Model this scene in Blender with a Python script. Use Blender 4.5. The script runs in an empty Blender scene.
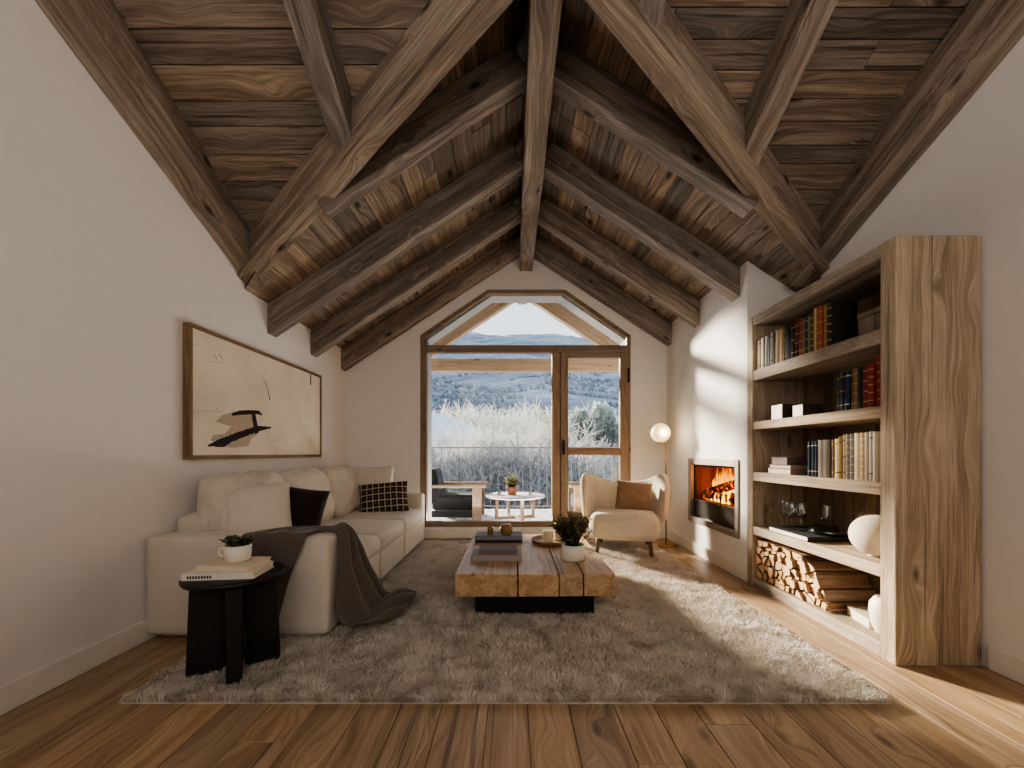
import bpy, bmesh, math, random
import numpy as np
from mathutils import Vector, Matrix, noise
random.seed(7)
SC = bpy.context.scene
COL = SC.collection
PI = math.pi
R = math.radians
H = 1.15                     # eye height
F = 400.0                    # focal length in pixels of a 1024 px wide frame

# ------------------------------------------------------------------ materials
def lin(c):
    return tuple(((v/255)/12.92 if v/255 <= .04045 else ((v/255+.055)/1.055)**2.4) for v in c) + (1,)

class NT:
    def __init__(s, name):
        s.m = bpy.data.materials.new(name); s.m.use_nodes = True
        s.t = s.m.node_tree; s.t.nodes.clear()
        s.out = s.n('ShaderNodeOutputMaterial')
    def n(s, typ, **kw):
        nd = s.t.nodes.new(typ)
        for k, v in kw.items():
            if k.startswith('_'): setattr(nd, k[1:], v)
            else: s.put(nd.inputs[k.replace('__', ' ')], v)
        return nd
    def put(s, inp, v):
        if isinstance(v, bpy.types.NodeSocket): s.t.links.new(v, inp)
        elif v is not None: inp.default_value = v
    def math(s, op, a, b=None, c=None, clamp=False):
        nd = s.t.nodes.new('ShaderNodeMath'); nd.operation = op; nd.use_clamp = clamp
        for i, v in enumerate((a, b, c)):
            if v is not None: s.put(nd.inputs[i], v)
        return nd.outputs[0]
    def vmath(s, op, a, b=None):
        nd = s.t.nodes.new('ShaderNodeVectorMath'); nd.operation = op
        s.put(nd.inputs[0], a)
        if b is not None: s.put(nd.inputs[1], b)
        return nd.outputs[0]
    def noise(s, vec, scale=5, detail=4, rough=.55, dist=0):
        nd = s.t.nodes.new('ShaderNodeTexNoise')
        s.put(nd.inputs['Vector'], vec); nd.inputs['Scale'].default_value = scale
        nd.inputs['Detail'].default_value = detail; nd.inputs['Roughness'].default_value = rough
        nd.inputs['Distortion'].default_value = dist
        return nd.outputs[0]
    def ramp(s, fac, stops):
        nd = s.t.nodes.new('ShaderNodeValToRGB'); s.put(nd.inputs[0], fac)
        e = nd.color_ramp.elements
        while len(e) < len(stops): e.new(.5)
        for i, (p, c) in enumerate(stops):
            e[i].position = p; e[i].color = c
        return nd.outputs[0]
    def mix(s, fac, a, b, typ='MIX'):
        nd = s.t.nodes.new('ShaderNodeMix'); nd.data_type = 'RGBA'; nd.blend_type = typ
        s.put(nd.inputs[0], fac); s.put(nd.inputs[6], a); s.put(nd.inputs[7], b)
        return nd.outputs[2]
    def maprange(s, v, a, b, c=0, d=1):
        nd = s.t.nodes.new('ShaderNodeMapRange'); s.put(nd.inputs[0], v)
        for i, x in enumerate((a, b, c, d)): nd.inputs[i+1].default_value = x
        return nd.outputs[0]
    def obco(s):
        return s.t.nodes.new('ShaderNodeTexCoord').outputs['Object']
    def bump(s, h, strength=.3, dist=.01):
        nd = s.t.nodes.new('ShaderNodeBump'); s.put(nd.inputs['Height'], h)
        nd.inputs['Strength'].default_value = strength; nd.inputs['Distance'].default_value = dist
        return nd.outputs[0]
    def pbr(s, col, rough=.6, normal=None, metal=0, spec=.4, **kw):
        nd = s.t.nodes.new('ShaderNodeBsdfPrincipled')
        s.put(nd.inputs['Base Color'], col); s.put(nd.inputs['Roughness'], rough)
        s.put(nd.inputs['Metallic'], metal); s.put(nd.inputs['Specular IOR Level'], spec)
        if normal is not None: s.put(nd.inputs['Normal'], normal)
        for k, v in kw.items(): s.put(nd.inputs[k.replace('__', ' ')], v)
        return nd.outputs[0]
    def done(s, sh):
        s.t.links.new(sh, s.out.inputs['Surface']); return s.m

def wood(name, c0, c1, c2, axis='X', knots=1.0, rough=.65, bump=.35, var=.28, fine=110, coarse=9, spec=.3, sat=(.66, .98)):
    t = NT(name)
    sep = t.n('ShaderNodeSeparateXYZ', Vector=t.obco())
    x, y, z = sep.outputs
    order = {'X': (x, y, z), 'Y': (y, x, z), 'Z': (z, x, y)}[axis]
    comb = t.n('ShaderNodeCombineXYZ', X=order[0], Y=order[1], Z=order[2])
    at = t.n('ShaderNodeAttribute', _attribute_name='rnd')
    oi = t.n('ShaderNodeObjectInfo')
    off = t.math('ADD', t.math('MULTIPLY', at.outputs['Fac'], 37.7), t.math('MULTIPLY', oi.outputs['Random'], 91.3))
    offv = t.n('ShaderNodeCombineXYZ', X=off, Y=t.math('MULTIPLY', off, .37), Z=t.math('MULTIPLY', off, .61))
    V = t.vmath('ADD', comb.outputs[0], offv.outputs[0])
    vor = t.n('ShaderNodeTexVoronoi', Vector=t.vmath('MULTIPLY', V, (2.3, 5.6, 5.6)), Scale=1.0)
    d = vor.outputs['Distance']
    near = t.maprange(d, 0, .62, 1, 0)
    warp = t.math('MULTIPLY', t.math('POWER', near, 2.0), .11)
    s2 = t.n('ShaderNodeSeparateXYZ', Vector=V)
    Vw = t.n('ShaderNodeCombineXYZ', X=s2.outputs[0], Y=t.math('ADD', s2.outputs[1], warp), Z=s2.outputs[2])
    g = t.vmath('MULTIPLY', Vw.outputs[0], (.42, coarse*1.35, coarse*1.35))
    f1 = t.noise(g, 1.0, 5, .6, .25)
    rings = t.math('PINGPONG', t.math('MULTIPLY', f1, 9.0), 1.0)
    f2 = t.noise(t.vmath('MULTIPLY', Vw.outputs[0], (4, fine, fine)), 1.0, 3, .6, .2)
    f4 = t.noise(t.vmath('MULTIPLY', V, (1.1, 3, 3)), 1.0, 3, .6, 0)
    v = t.math('ADD', t.math('ADD', t.math('MULTIPLY', f1, .38), t.math('MULTIPLY', rings, .13)),
               t.math('ADD', t.math('MULTIPLY', f2, .50), t.math('MULTIPLY', f4, .25)))
    v = t.maprange(v, .36, .84, 0, 1)
    col = t.ramp(v, [(0, lin(c0)), (.5, lin(c1)), (1, lin(c2))])
    wn = t.n('ShaderNodeTexWhiteNoise', _noise_dimensions='1D', W=t.math('ADD', off, .123))
    br = t.maprange(wn.outputs['Value'], 0, 1, 1-var, 1+var)
    hs = t.n('ShaderNodeHueSaturation', Hue=.5, Saturation=t.maprange(wn.outputs['Value'], 0, 1, sat[0], sat[1]), Value=br, Fac=1.0, Color=col)
    kn = t.math('MULTIPLY', t.maprange(d, .05, .16, 1, 0), knots, clamp=True)
    col = t.mix(t.math('MULTIPLY', kn, .85), hs.outputs[0], lin(tuple(v*.28 for v in c0)))
    crack = t.maprange(t.noise(t.vmath('MULTIPLY', V, (.9, 34, 34)), 1.0, 2, .5, .3), .30, .36, .55, 0)
    col = t.mix(t.math('MULTIPLY', crack, knots, clamp=True), col, lin(tuple(v*.4 for v in c0)))
    hgt = t.math('SUBTRACT', t.math('ADD', t.math('MULTIPLY', f2, .6), t.math('MULTIPLY', rings, .25)), t.math('ADD', crack, t.math('MULTIPLY', kn, .5)))
    return t.done(t.pbr(col, rough, t.bump(hgt, bump, .006), spec=spec))

def plain(name, c, rough=.6, nscale=0, nstr=.2, var=.06, metal=0, spec=.4, **kw):
    t = NT(name); o = t.obco()
    n1 = t.noise(o, nscale if nscale else 6, 4)
    f = t.maprange(n1, .25, .75, 1-var, 1+var)
    col = t.mix(1.0, lin(c), t.n('ShaderNodeCombineColor', Red=f, Green=f, Blue=f).outputs[0], 'MULTIPLY')
    nm = t.bump(n1, nstr, .01) if nscale else None
    return t.done(t.pbr(col, rough, nm, metal, spec, **kw))

def fabric(name, c, c2=None, weave=420, soft=9, bump=.35, rough=.95, blotch=.0):
    t = NT(name); o = t.obco()
    a = t.noise(o, weave, 2, .6); b = t.noise(o, soft, 4, .55)
    col = t.mix(t.maprange(a, .3, .7), lin(c2 or tuple(v*.82 for v in c)), lin(c))
    col = t.mix(t.maprange(b, .3, .75, 0, .35), col, lin(tuple(v*.88 for v in c)))
    h = t.math('ADD', t.math('MULTIPLY', a, .35), t.math('MULTIPLY', b, .8))
    return t.done(t.pbr(col, rough, t.bump(h, bump, .012), spec=.15, Sheen__Weight=.25))

def glassy(name, tint=(255, 255, 255), refl=.06, rough=.0, fres=.5):
    t = NT(name)
    tr = t.n('ShaderNodeBsdfTransparent', Color=lin(tint))
    gl = t.n('ShaderNodeBsdfGlossy', Roughness=rough)
    lw = t.n('ShaderNodeLayerWeight', Blend=.12)
    fac = t.math('ADD', t.math('MULTIPLY', lw.outputs['Fresnel'], fres), refl, clamp=True)
    mx = t.n('ShaderNodeMixShader', Fac=fac)
    t.t.links.new(tr.outputs[0], mx.inputs[1]); t.t.links.new(gl.outputs[0], mx.inputs[2])
    return t.done(mx.outputs[0])

def emit(name, c, s):
    t = NT(name); e = t.n('ShaderNodeEmission', Color=lin(c), Strength=s)
    return t.done(e.outputs[0])

BEAM = wood('weathered_beam_wood', (78, 66, 56), (130, 113, 97), (178, 160, 141), 'X', 1.0, .7, .5, .10)
PLANK = wood('weathered_plank_wood', (72, 58, 47), (126, 107, 88), (174, 151, 127), 'X', 1.1, .7, .5, .34)
FLOORW = wood('oak_floor_wood', (112, 90, 70), (162, 135, 108), (196, 170, 142), 'X', .8, .42, .25, .10, spec=.5, sat=(1.0, 1.16))
OUTW = wood('larch_wood_x', (166, 140, 114), (202, 174, 144), (222, 198, 170), 'X', .7, .6, .2, .06)
FRX = wood('window_larch_x', (96, 74, 54), (136, 108, 82), (164, 136, 106), 'X', .7, .5, .2, .06)
FRZ = wood('window_larch_z', (96, 74, 54), (136, 108, 82), (164, 136, 106), 'Z', .7, .5, .2, .06)
CASEY = wood('old_oak_y', (104, 86, 66), (158, 135, 107), (194, 171, 142), 'Y', .8, .7, .45, .12)
CASEZ = wood('old_oak_z', (104, 86, 66), (158, 135, 107), (194, 171, 142), 'Z', .8, .7, .45, .12)
BACKZ = wood('old_oak_dark_z', (78, 62, 46), (118, 97, 74), (150, 127, 100), 'Z', .6, .75, .4, .16)
TABY = wood('oak_timber_y', (118, 94, 72), (172, 142, 112), (204, 176, 146), 'Y', 1.0, .42, .3, .12, spec=.5, sat=(.95, 1.15))
LEGW = wood('walnut_leg', (70, 44, 28), (104, 70, 46), (126, 90, 62), 'Z', .2, .45, .1, .08)
FRAMEW = wood('picture_frame_wood_y', (84, 62, 42), (124, 96, 68), (150, 122, 92), 'Y', .9, .7, .4, .1)
FRAMEWZ = wood('picture_frame_wood_z', (84, 62, 42), (124, 96, 68), (150, 122, 92), 'Z', .9, .7, .4, .1)
LOGW = wood('firewood_side', (104, 76, 50), (150, 112, 76), (180, 142, 102), 'X', .5, .8, .5, .2)
LOGEND = plain('firewood_end', (226, 184, 134), .85, 60, .3, .14)
DECKC = wood('balcony_chair_wood', (120, 92, 66), (160, 130, 100), (186, 158, 128), 'X', .3, .6, .2, .1)
WALL = plain('plaster_white', (229, 223, 216), .9, 14, .06, .015)
BASEW = plain('baseboard_white', (228, 221, 210), .55, 0)
SOFA = fabric('sofa_linen', (217, 206, 190), (202, 190, 173), 300, 10, .35)
BOUCLE = fabric('cream_boucle', (228, 213, 190), (196, 180, 156), 90, 12, .9)
PILW = fabric('pillow_linen', (224, 213, 197), (208, 196, 178), 300, 14, .4)
PILDK = fabric('pillow_dark_brown', (46, 35, 28), (32, 24, 19), 260, 10, .3)
PILTA = fabric('pillow_taupe', (156, 128, 102), (132, 106, 82), 220, 10, .4)
THROW = fabric('throw_taupe_wool', (112, 102, 92), (76, 68, 61), 160, 16, .6)
CHAR = fabric('charcoal_cushion', (52, 53, 57), (40, 41, 45), 250, 8, .3)
BLACKW = plain('black_stained_wood', (30, 27, 25), .45, 40, .1, .2)
BLACKM = plain('black_metal', (20, 20, 21), .45)
STEEL = plain('brushed_steel', (150, 142, 132), .42, 0, metal=.75)
STEELD = plain('dark_steel', (62, 58, 54), .38, 0, metal=.7)
BRASS = plain('aged_brass', (176, 140, 84), .32, 0, metal=1)
HANDLE = plain('bronze_handle', (52, 38, 28), .4, metal=.6)
CERAM = plain('white_ceramic', (228, 220, 206), .45, 20, .05, .03)
CERAMR = plain('cream_stoneware', (222, 210, 190), .75, 60, .15, .04)
CANDLE = plain('candle_wax', (240, 222, 188), .5, 0, **{'Subsurface__Weight': .0})
TERRA = plain('terracotta', (186, 134, 108), .8, 20, .1)
SOIL = plain('soil', (46, 34, 26), 1, 60, .5)
PAGES = plain('book_pages', (222, 208, 184), .9, 0)
AMBER = plain('amber_glass', (140, 108, 62), .2, 30, .2, .25, 0, .6)
RAIL = plain('railing_metal', (150, 152, 155), .5, 0, metal=.3)
DECKS = plain('frosted_deck', (226, 226, 228), .8, 12, .15, .05)
PANE = glassy('window_glass', (250, 252, 252), .015)
WGLASS = glassy('drinking_glass', (240, 243, 243), .13)
DARKG = glassy('dark_wine_glass', (70, 60, 56), .08)
TRAYW = wood('tray_wood', (96, 70, 48), (132, 100, 70), (156, 124, 92), 'X', .2, .5, .15, .1)

# ------------------------------------------------------------------ mesh helpers
def setmat(faces, mi):
    for f in faces: f.material_index = mi

def add_box(bm, x0, x1, y0, y1, z0, z1, bev=0, mi=0, seg=1):
    vs = [bm.verts.new(p) for p in ((x0,y0,z0),(x1,y0,z0),(x1,y1,z0),(x0,y1,z0),(x0,y0,z1),(x1,y0,z1),(x1,y1,z1),(x0,y1,z1))]
    fs = [bm.faces.new([vs[i] for i in q]) for q in ((3,2,1,0),(4,5,6,7),(0,1,5,4),(1,2,6,5),(2,3,7,6),(3,0,4,7))]
    setmat(fs, mi)
    if bev:
        es = list({e for f in fs for e in f.edges})
        r = bmesh.ops.bevel(bm, geom=es, offset=bev, segments=seg, affect='EDGES', profile=.5)
        setmat(r['faces'], mi)
    return vs

def add_prism(bm, poly, axis, a0, a1, mi=0):
    """poly in the two remaining axes (XYZ order), extruded along axis"""
    def mk(p, a):
        return {'X': (a, p[0], p[1]), 'Y': (p[0], a, p[1]), 'Z': (p[0], p[1], a)}[axis]
    A = [bm.verts.new(mk(p, a0)) for p in poly]; B = [bm.verts.new(mk(p, a1)) for p in poly]
    fs = [bm.faces.new(A), bm.faces.new(B[::-1])]
    n = len(poly)
    for i in range(n): fs.append(bm.faces.new((A[i], B[i], B[(i+1) % n], A[(i+1) % n])))
    setmat(fs, mi)
    bmesh.ops.recalc_face_normals(bm, faces=fs)
    return fs

def add_lathe(bm, prof, n=24, c=(0, 0, 0), mi=0, cap=True, sx=1, sy=1):
    rings = []
    for r, z in prof:
        rings.append([bm.verts.new((c[0]+sx*r*math.cos(2*PI*k/n), c[1]+sy*r*math.sin(2*PI*k/n), c[2]+z)) for k in range(n)])
    fs = []
    for a, b in zip(rings, rings[1:]):
        for k in range(n):
            fs.append(bm.faces.new((a[k], a[(k+1) % n], b[(k+1) % n], b[k])))
    if cap:
        fs.append(bm.faces.new(rings[0][::-1])); fs.append(bm.faces.new(rings[-1]))
    setmat(fs, mi)
    for f in fs: f.smooth = True
    return fs

def add_tube(bm, pts, r, n=8, mi=0, cap=True):
    pts = [Vector(p) for p in pts]
    rr = r if isinstance(r, (list, tuple)) else [r]*len(pts)
    prev = None; rings = []
    for i, p in enumerate(pts):
        d = (pts[min(i+1, len(pts)-1)]-pts[max(i-1, 0)]).normalized()
        if prev is None:
            a = d.orthogonal().normalized()
        else:
            a = (prev-d*prev.dot(d)).normalized()
        prev = a; b = d.cross(a)
        rings.append([bm.verts.new(p+(a*math.cos(2*PI*k/n)+b*math.sin(2*PI*k/n))*rr[i]) for k in range(n)])
    fs = []
    for a, b in zip(rings, rings[1:]):
        for k in range(n): fs.append(bm.faces.new((a[k], a[(k+1) % n], b[(k+1) % n], b[k])))
    if cap:
        fs.append(bm.faces.new(rings[0][::-1])); fs.append(bm.faces.new(rings[-1]))
    setmat(fs, mi)
    for f in fs: f.smooth = True

def soft_box(bm, cx, cy, cz, dx, dy, dz, r=.05, puff=(0, 0, 0), n=10, wr=.0, seed=0, wf=6, mi=0):
    """a rounded, puffed cushion block centred at c with full sizes d"""
    h = Vector((dx/2, dy/2, dz/2)); inner = Vector((h.x-r, h.y-r, h.z-r))
    vmap = {}
    def vert(p):
        key = tuple(round(v, 4) for v in p)
        if key in vmap: return vmap[key]
        q = Vector((p[0]*h.x, p[1]*h.y, p[2]*h.z))
        k = Vector([max(-inner[i], min(inner[i], q[i])) for i in range(3)])
        d = q-k
        if d.length > 1e-9:
            m = max(abs(d[i]) for i in range(3)); d = d.normalized()*min(r, m if m > 0 else r)
        w = k+d
        g = [max(0, 1-p[i]**2) for i in range(3)]
        w.x += puff[0]*p[0]*g[1]*g[2]; w.y += puff[1]*p[1]*g[0]*g[2]; w.z += puff[2]*p[2]*g[0]*g[1]
        if wr:
            nv = noise.noise_vector(Vector((w.x+cx+seed*3.1, w.y+cy-seed, w.z+cz))*wf)
            w += nv*wr
        v = bm.verts.new((w.x+cx, w.y+cy, w.z+cz)); vmap[key] = v
        return v
    def lin_(i):
        t = -1+2*i/n
        return math.copysign(1-(1-abs(t))**1.35, t) if t else 0
    fs = []
    for ax in range(3):
        for s in (-1, 1):
            a, b = [i for i in range(3) if i != ax]
            for i in range(n):
                for j in range(n):
                    q = []
                    for (ii, jj) in ((i, j), (i+1, j), (i+1, j+1), (i, j+1)):
                        p = [0, 0, 0]; p[ax] = s; p[a] = lin_(ii); p[b] = lin_(jj); q.append(vert(p))
                    if len(set(q)) == 4:
                        fs.append(bm.faces.new(q))
    bmesh.ops.recalc_face_normals(bm, faces=fs)
    setmat(fs, mi)
    for f in fs: f.smooth = True

def pillow_bm(w, h, t, seed=0, wr=.012, n=22, pinch=.10, lump=1.0):
    """throw pillow: local x width, y height, z thickness, knife-edge seams"""
    bm = bmesh.new(); grid = {}
    for side in (1, -1):
        for i in range(n+1):
            for j in range(n+1):
                u = -1+2*i/n; v = -1+2*j/n
                edge = i in (0, n) or j in (0, n)
                if edge and (0, i, j) in grid:
                    grid[(side, i, j)] = grid[(0, i, j)]; continue
                k = (1-abs(u)**2.6)*(1-abs(v)**2.6)
                z = side*t/2*max(0, k)**.55
                x = u*w/2*(1-pinch*(1-v*v)*abs(u)**3*.6); y = v*h/2*(1-pinch*(1-u*u)*abs(v)**3*.6)
                nz = noise.noise(Vector((x*7+seed*5.3, y*7-seed*2.1, side*3)))
                nz += .6*noise.noise(Vector((x*16+seed*5.3+y*8, y*9-seed*2.1, side*3)))
                cr = abs(u*v)**.7
                z += side*wr*nz*(k**.3)*(1+cr*1.5)*lump
                vv = bm.verts.new((x, y, z)); grid[(side, i, j)] = vv
                if edge: grid[(0, i, j)] = vv
    for side in (1, -1):
        for i in range(n):
            for j in range(n):
                q = [grid[(side, i, j)], grid[(side, i+1, j)], grid[(side, i+1, j+1)], grid[(side, i, j+1)]]
                if side < 0: q = q[::-1]
                f = bm.faces.new(q); f.smooth = True
    return bm

def stand(yaw, tilt, loc, roll=0):
    return Matrix.Translation(loc) @ Matrix.Rotation(R(yaw), 4, 'Z') @ Matrix.Rotation(R(90-tilt), 4, 'X') @ Matrix.Rotation(R(roll), 4, 'Z')

def finish(name, bm, mats, parent=None, loc=None, world=True, smooth=False, rnd=None):
    """bm verts in world space (world=True) or in the parent's local space"""
    if parent is not None and world:
        bm.transform(parent_matrix(parent).inverted())
    elif parent is None and world:
        if loc is None:
            xs = [v.co for v in bm.verts]
            loc = Vector(((min(v.x for v in xs)+max(v.x for v in xs))/2, (min(v.y for v in xs)+max(v.y for v in xs))/2, min(v.z for v in xs)))
        bm.transform(Matrix.Translation(-Vector(loc)))
    me = bpy.data.meshes.new(name)
    bm.to_mesh(me); bm.free()
    for m in (mats if isinstance(mats, (list, tuple)) else [mats]): me.materials.append(m)
    if smooth:
        for p in me.polygons: p.use_smooth = True
    o = bpy.data.objects.new(name, me); COL.objects.link(o)
    if parent is not None: o.parent = parent
    elif loc is not None: o.location = loc
    return o

PM = {}
def parent_matrix(o):
    return PM[o.name]

def tag(o, label, cat, group=None, kind=None):
    if label: o['label'] = label
    if cat: o['category'] = cat
    if group: o['group'] = group
    if kind: o['kind'] = kind
    return o

def thing(name, label, cat, loc=(0, 0, 0), rz=0, group=None, kind=None):
    o = bpy.data.objects.new(name, None); COL.objects.link(o)
    o.empty_display_size = .1
    o.location = loc; o.rotation_euler = (0, 0, rz)
    PM[o.name] = Matrix.Translation(loc) @ Matrix.Rotation(rz, 4, 'Z')
    return tag(o, label, cat, group, kind)

def regp(o, m=None):
    """let a mesh that carries children be used as a parent (children in its own space)"""
    PM[o.name] = m if m is not None else Matrix.Translation(o.location)
    return o

def structure(o):
    o['kind'] = 'structure'; return o

def dup(root, loc, rz=0, label=None, group=None, scale=None):
    r = root.copy(); COL.objects.link(r); r.location = loc
    r.rotation_euler = (0, 0, rz)
    if scale: r.scale = scale
    if label: r['label'] = label
    if group: r['group'] = group
    for ch in list(root.children):
        c = ch.copy(); COL.objects.link(c); c.parent = r
        for g in list(ch.children):
            d = g.copy(); COL.objects.link(d); d.parent = c
    return r

def mod_sub(o, lv=1):
    m = o.modifiers.new('sub', 'SUBSURF'); m.levels = lv; m.render_levels = lv

def mod_solid(o, t, off=0):
    m = o.modifiers.new('solid', 'SOLIDIFY'); m.thickness = t; m.offset = off

ORD = ['first','second','third','fourth','fifth','sixth','seventh','eighth','ninth','tenth','eleventh','twelfth','thirteenth','fourteenth','fifteenth','sixteenth','seventeenth','eighteenth','nineteenth','twentieth','twenty-first','twenty-second','twenty-third','twenty-fourth','twenty-fifth','twenty-sixth','twenty-seventh','twenty-eighth']

# ------------------------------------------------------------------ room constants
XL, XR, XA = -2.25, 2.10, 2.55          # left wall, chimney breast, alcove wall
YB, YR = 5.41, -1.3                     # window wall, rear wall
XRG = .182                              # ridge
TG = .66                                # gable slope
def gable_plank(X): return H+1.375+TG*((X-XL) if X < XRG else (2*XRG-X-XL))
def gable_bot(X): return gable_plank(X)-.275
TN = .55
def near_plank(Y): return H+3.54-TN*Y
def near_bot(Y): return H+3.28-TN*Y
VL = (Vector((-2.25, 3.37)), Vector((.12, 1.81)))   # valley lines in plan
VR = (Vector((2.60, 3.33)), Vector((.24, 1.81)))

# ------------------------------------------------------------------ floor
def plank_field(name, mats, M, L0, L1, W0, W1, wmin, wmax, lmin, lmax, gap, thick, jit, clips=(), seed=1, back=True):
    """planks run along local x; local z is the face that is seen from -z ... built at z=0 facing -z or +z"""
    rng = random.Random(seed)
    bm = bmesh.new(); lay = bm.faces.layers.float.new('rnd')
    w = W0
    while w < W1-1e-4:
        ww = min(rng.uniform(wmin, wmax), W1-w)
        if W1-w-ww < .05: ww = W1-w
        x = L0-rng.uniform(0, lmin)
        while x < L1:
            ll = rng.uniform(lmin, lmax)
            a, b = max(x, L0), min(x+ll, L1)
            if b-a > .02:
                zz = rng.uniform(0, jit)
                n0 = len(bm.faces)
                add_box(bm, a+gap*.3, b-gap*.3, w+gap/2, w+ww-gap/2, zz, zz+thick, min(.0025, gap*.5))
                bm.faces.ensure_lookup_table()
                rv = rng.random()
                for f in bm.faces[n0:]: f[lay] = rv
            x += ll
        w += ww
    if back:  # added unseen sheet behind the planks, stops light through the gaps
        n0 = len(bm.faces)
        add_box(bm, L0, L1, W0, W1, thick*.6+jit, thick+jit+.05)
        bm.faces.ensure_lookup_table()
        for f in bm.faces[n0:]: f[lay] = .5
    bm.transform(M)
    for co, no in clips:
        g = bm.verts[:]+bm.edges[:]+bm.faces[:]
        bmesh.ops.bisect_plane(bm, geom=g, plane_co=co, plane_no=no, clear_outer=True)
    bm.transform(M.inverted())
    me = bpy.data.meshes.new(name); bm.to_mesh(me); bm.free()
    me.materials.append(mats)
    o = bpy.data.objects.new(name, me); COL.objects.link(o); o.matrix_world = M
    return structure(o)

def frame(o, x, y, z):
    x, y, z = Vector(x).normalized(), Vector(y).normalized(), Vector(z).normalized()
    m = Matrix((( x.x, y.x, z.x, o[0]), (x.y, y.y, z.y, o[1]), (x.z, y.z, z.z, o[2]), (0, 0, 0, 1)))
    return m

# floor: planks along world Y, top face at z=0 (local z points down)
plank_field('floor', FLOORW, frame((0, 0, 0), (0, 1, 0), (1, 0, 0), (0, 0, -1)), YR, 5.7, -2.5, 2.8, .17, .22, 1.3, 2.6, .003, .02, .0006, seed=3)

# ------------------------------------------------------------------ ceiling planks
sl = Vector((1, 0, TG)).normalized()
nl = Vector((-TG, 0, 1)).normalized()      # up and out
def vclip(V, keep_far):
    d = (V[1]-V[0]); n2 = Vector((-d.y, d.x))
    if n2.y < 0: n2 = -n2                  # points to +Y (far)
    co = Vector((V[0].x, V[0].y, 0)); no = Vector((n2.x, n2.y, 0))
    return (co, -no) if keep_far else (co, no)
GX = 2.9/sl.x
o = plank_field('ceiling_left', PLANK, frame((XL-.45, 0, gable_plank(XL)-.45*TG), (0, 1, 0), sl, nl), 1.5, 7.15, 0, (XRG-XL+.45)/sl.x, .13, .20, 1.4, 3.2, .005, .02, .004, [vclip(VL, True)], 11)
sr = Vector((-1, 0, TG)).normalized(); nr = Vector((TG, 0, 1)).normalized()
xe = 2*XRG-XL+.45
plank_field('ceiling_right', PLANK, frame((xe, 0, gable_plank(xe)), (0, 1, 0), sr, nr), 1.5, 7.15, 0, (xe-XRG)/sl.x, .13, .20, 1.4, 3.2, .005, .02, .004, [vclip(VR, True)], 12)
sn = Vector((0, -1, TN)).normalized(); nn = Vector((0, TN, 1)).normalized()
WN = (3.6-YR+.1)/abs(sn.y)
plank_field('ceiling_near_left', PLANK, frame((XL-.2, 3.6, near_plank(3.6)), (1, 0, 0), sn, nn), 0, XRG-XL+.2, 0, WN, .11, .17, 2.0, 3.5, .005, .02, .004, [vclip(VL, False)], 21)
plank_field('ceiling_near_right', PLANK, frame((XRG, 3.6, near_plank(3.6)), (1, 0, 0), sn, nn), 0, 2.75-XRG, 0, WN, .11, .17, 2.0, 3.5, .005, .02, .004, [vclip(VR, False)], 22)
# upright boarding that closes the step between the two roof planes, above each valley beam
for k, V in enumerate((VL, VR)):
    bm = bmesh.new()
    n = 12
    A = []
    for i in range(n+1):
        p = V[0].lerp(V[1], i/n)
        lo, hi = near_plank(p.y), gable_plank(p.x)
        A.append((bm.verts.new((p.x, p.y, near_bot(p.y)+.04)), bm.verts.new((p.x, p.y, max(lo, hi)+.08))))
    for i in range(n): bm.faces.new((A[i][0], A[i+1][0], A[i+1][1], A[i][1]))
    o = finish('trim_%d' % (k+1), bm, PLANK); structure(o); mod_solid(o, .02)

# ------------------------------------------------------------------ walls
bm = bmesh.new()
add_prism(bm, [(YR-.3, -.3), (YB+.32, -.3), (YB+.32, gable_plank(XL)+.02), (3.55, gable_plank(XL)+.02), (3.45, near_plank(3.45)+.05), (YR-.3, near_plank(YR-.3)+.05)], 'X', XL-.3, XL)
structure(finish('wall_left', bm, WALL))
bm = bmesh.new()
add_prism(bm, [(YR-.3, -.3), (YB+.32, -.3), (YB+.32, gable_plank(XA)+.02), (3.55, gable_plank(XA)+.02), (3.45, near_plank(3.45)+.05), (YR-.3, near_plank(YR-.3)+.05)], 'X', XA, XA+.3)
structure(finish('wall_right', bm, WALL))
bm = bmesh.new()
add_box(bm, XL-.3, XA+.3, YR-.3, YR, -.3, 6.2)
structure(finish('wall_rear', bm, WALL))
# chimney breast with the opening for the stove
FY0, FY1, FZ0, FZ1 = 3.69, 4.745, .355, 1.085
bm = bmesh.new()
gz = gable_plank
def cb(y0, y1, z0, z1=None):
    if z1 is None:
        add_prism(bm, [(XR, z0), (XA, z0), (XA, gz(XA)+.02), (XR, gz(XR)+.02)], 'Y', y0, y1)
    else:
        add_box(bm, XR, XA, y0, y1, z0, z1)
cb(3.57, FY0+.02, 0); cb(FY1-.02, YB, 0); cb(FY0+.02, FY1-.02, 0, FZ0+.02); cb(FY0+.02, FY1-.02, FZ1-.02)
structure(finish('wall_chimney', bm, WALL))
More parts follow.
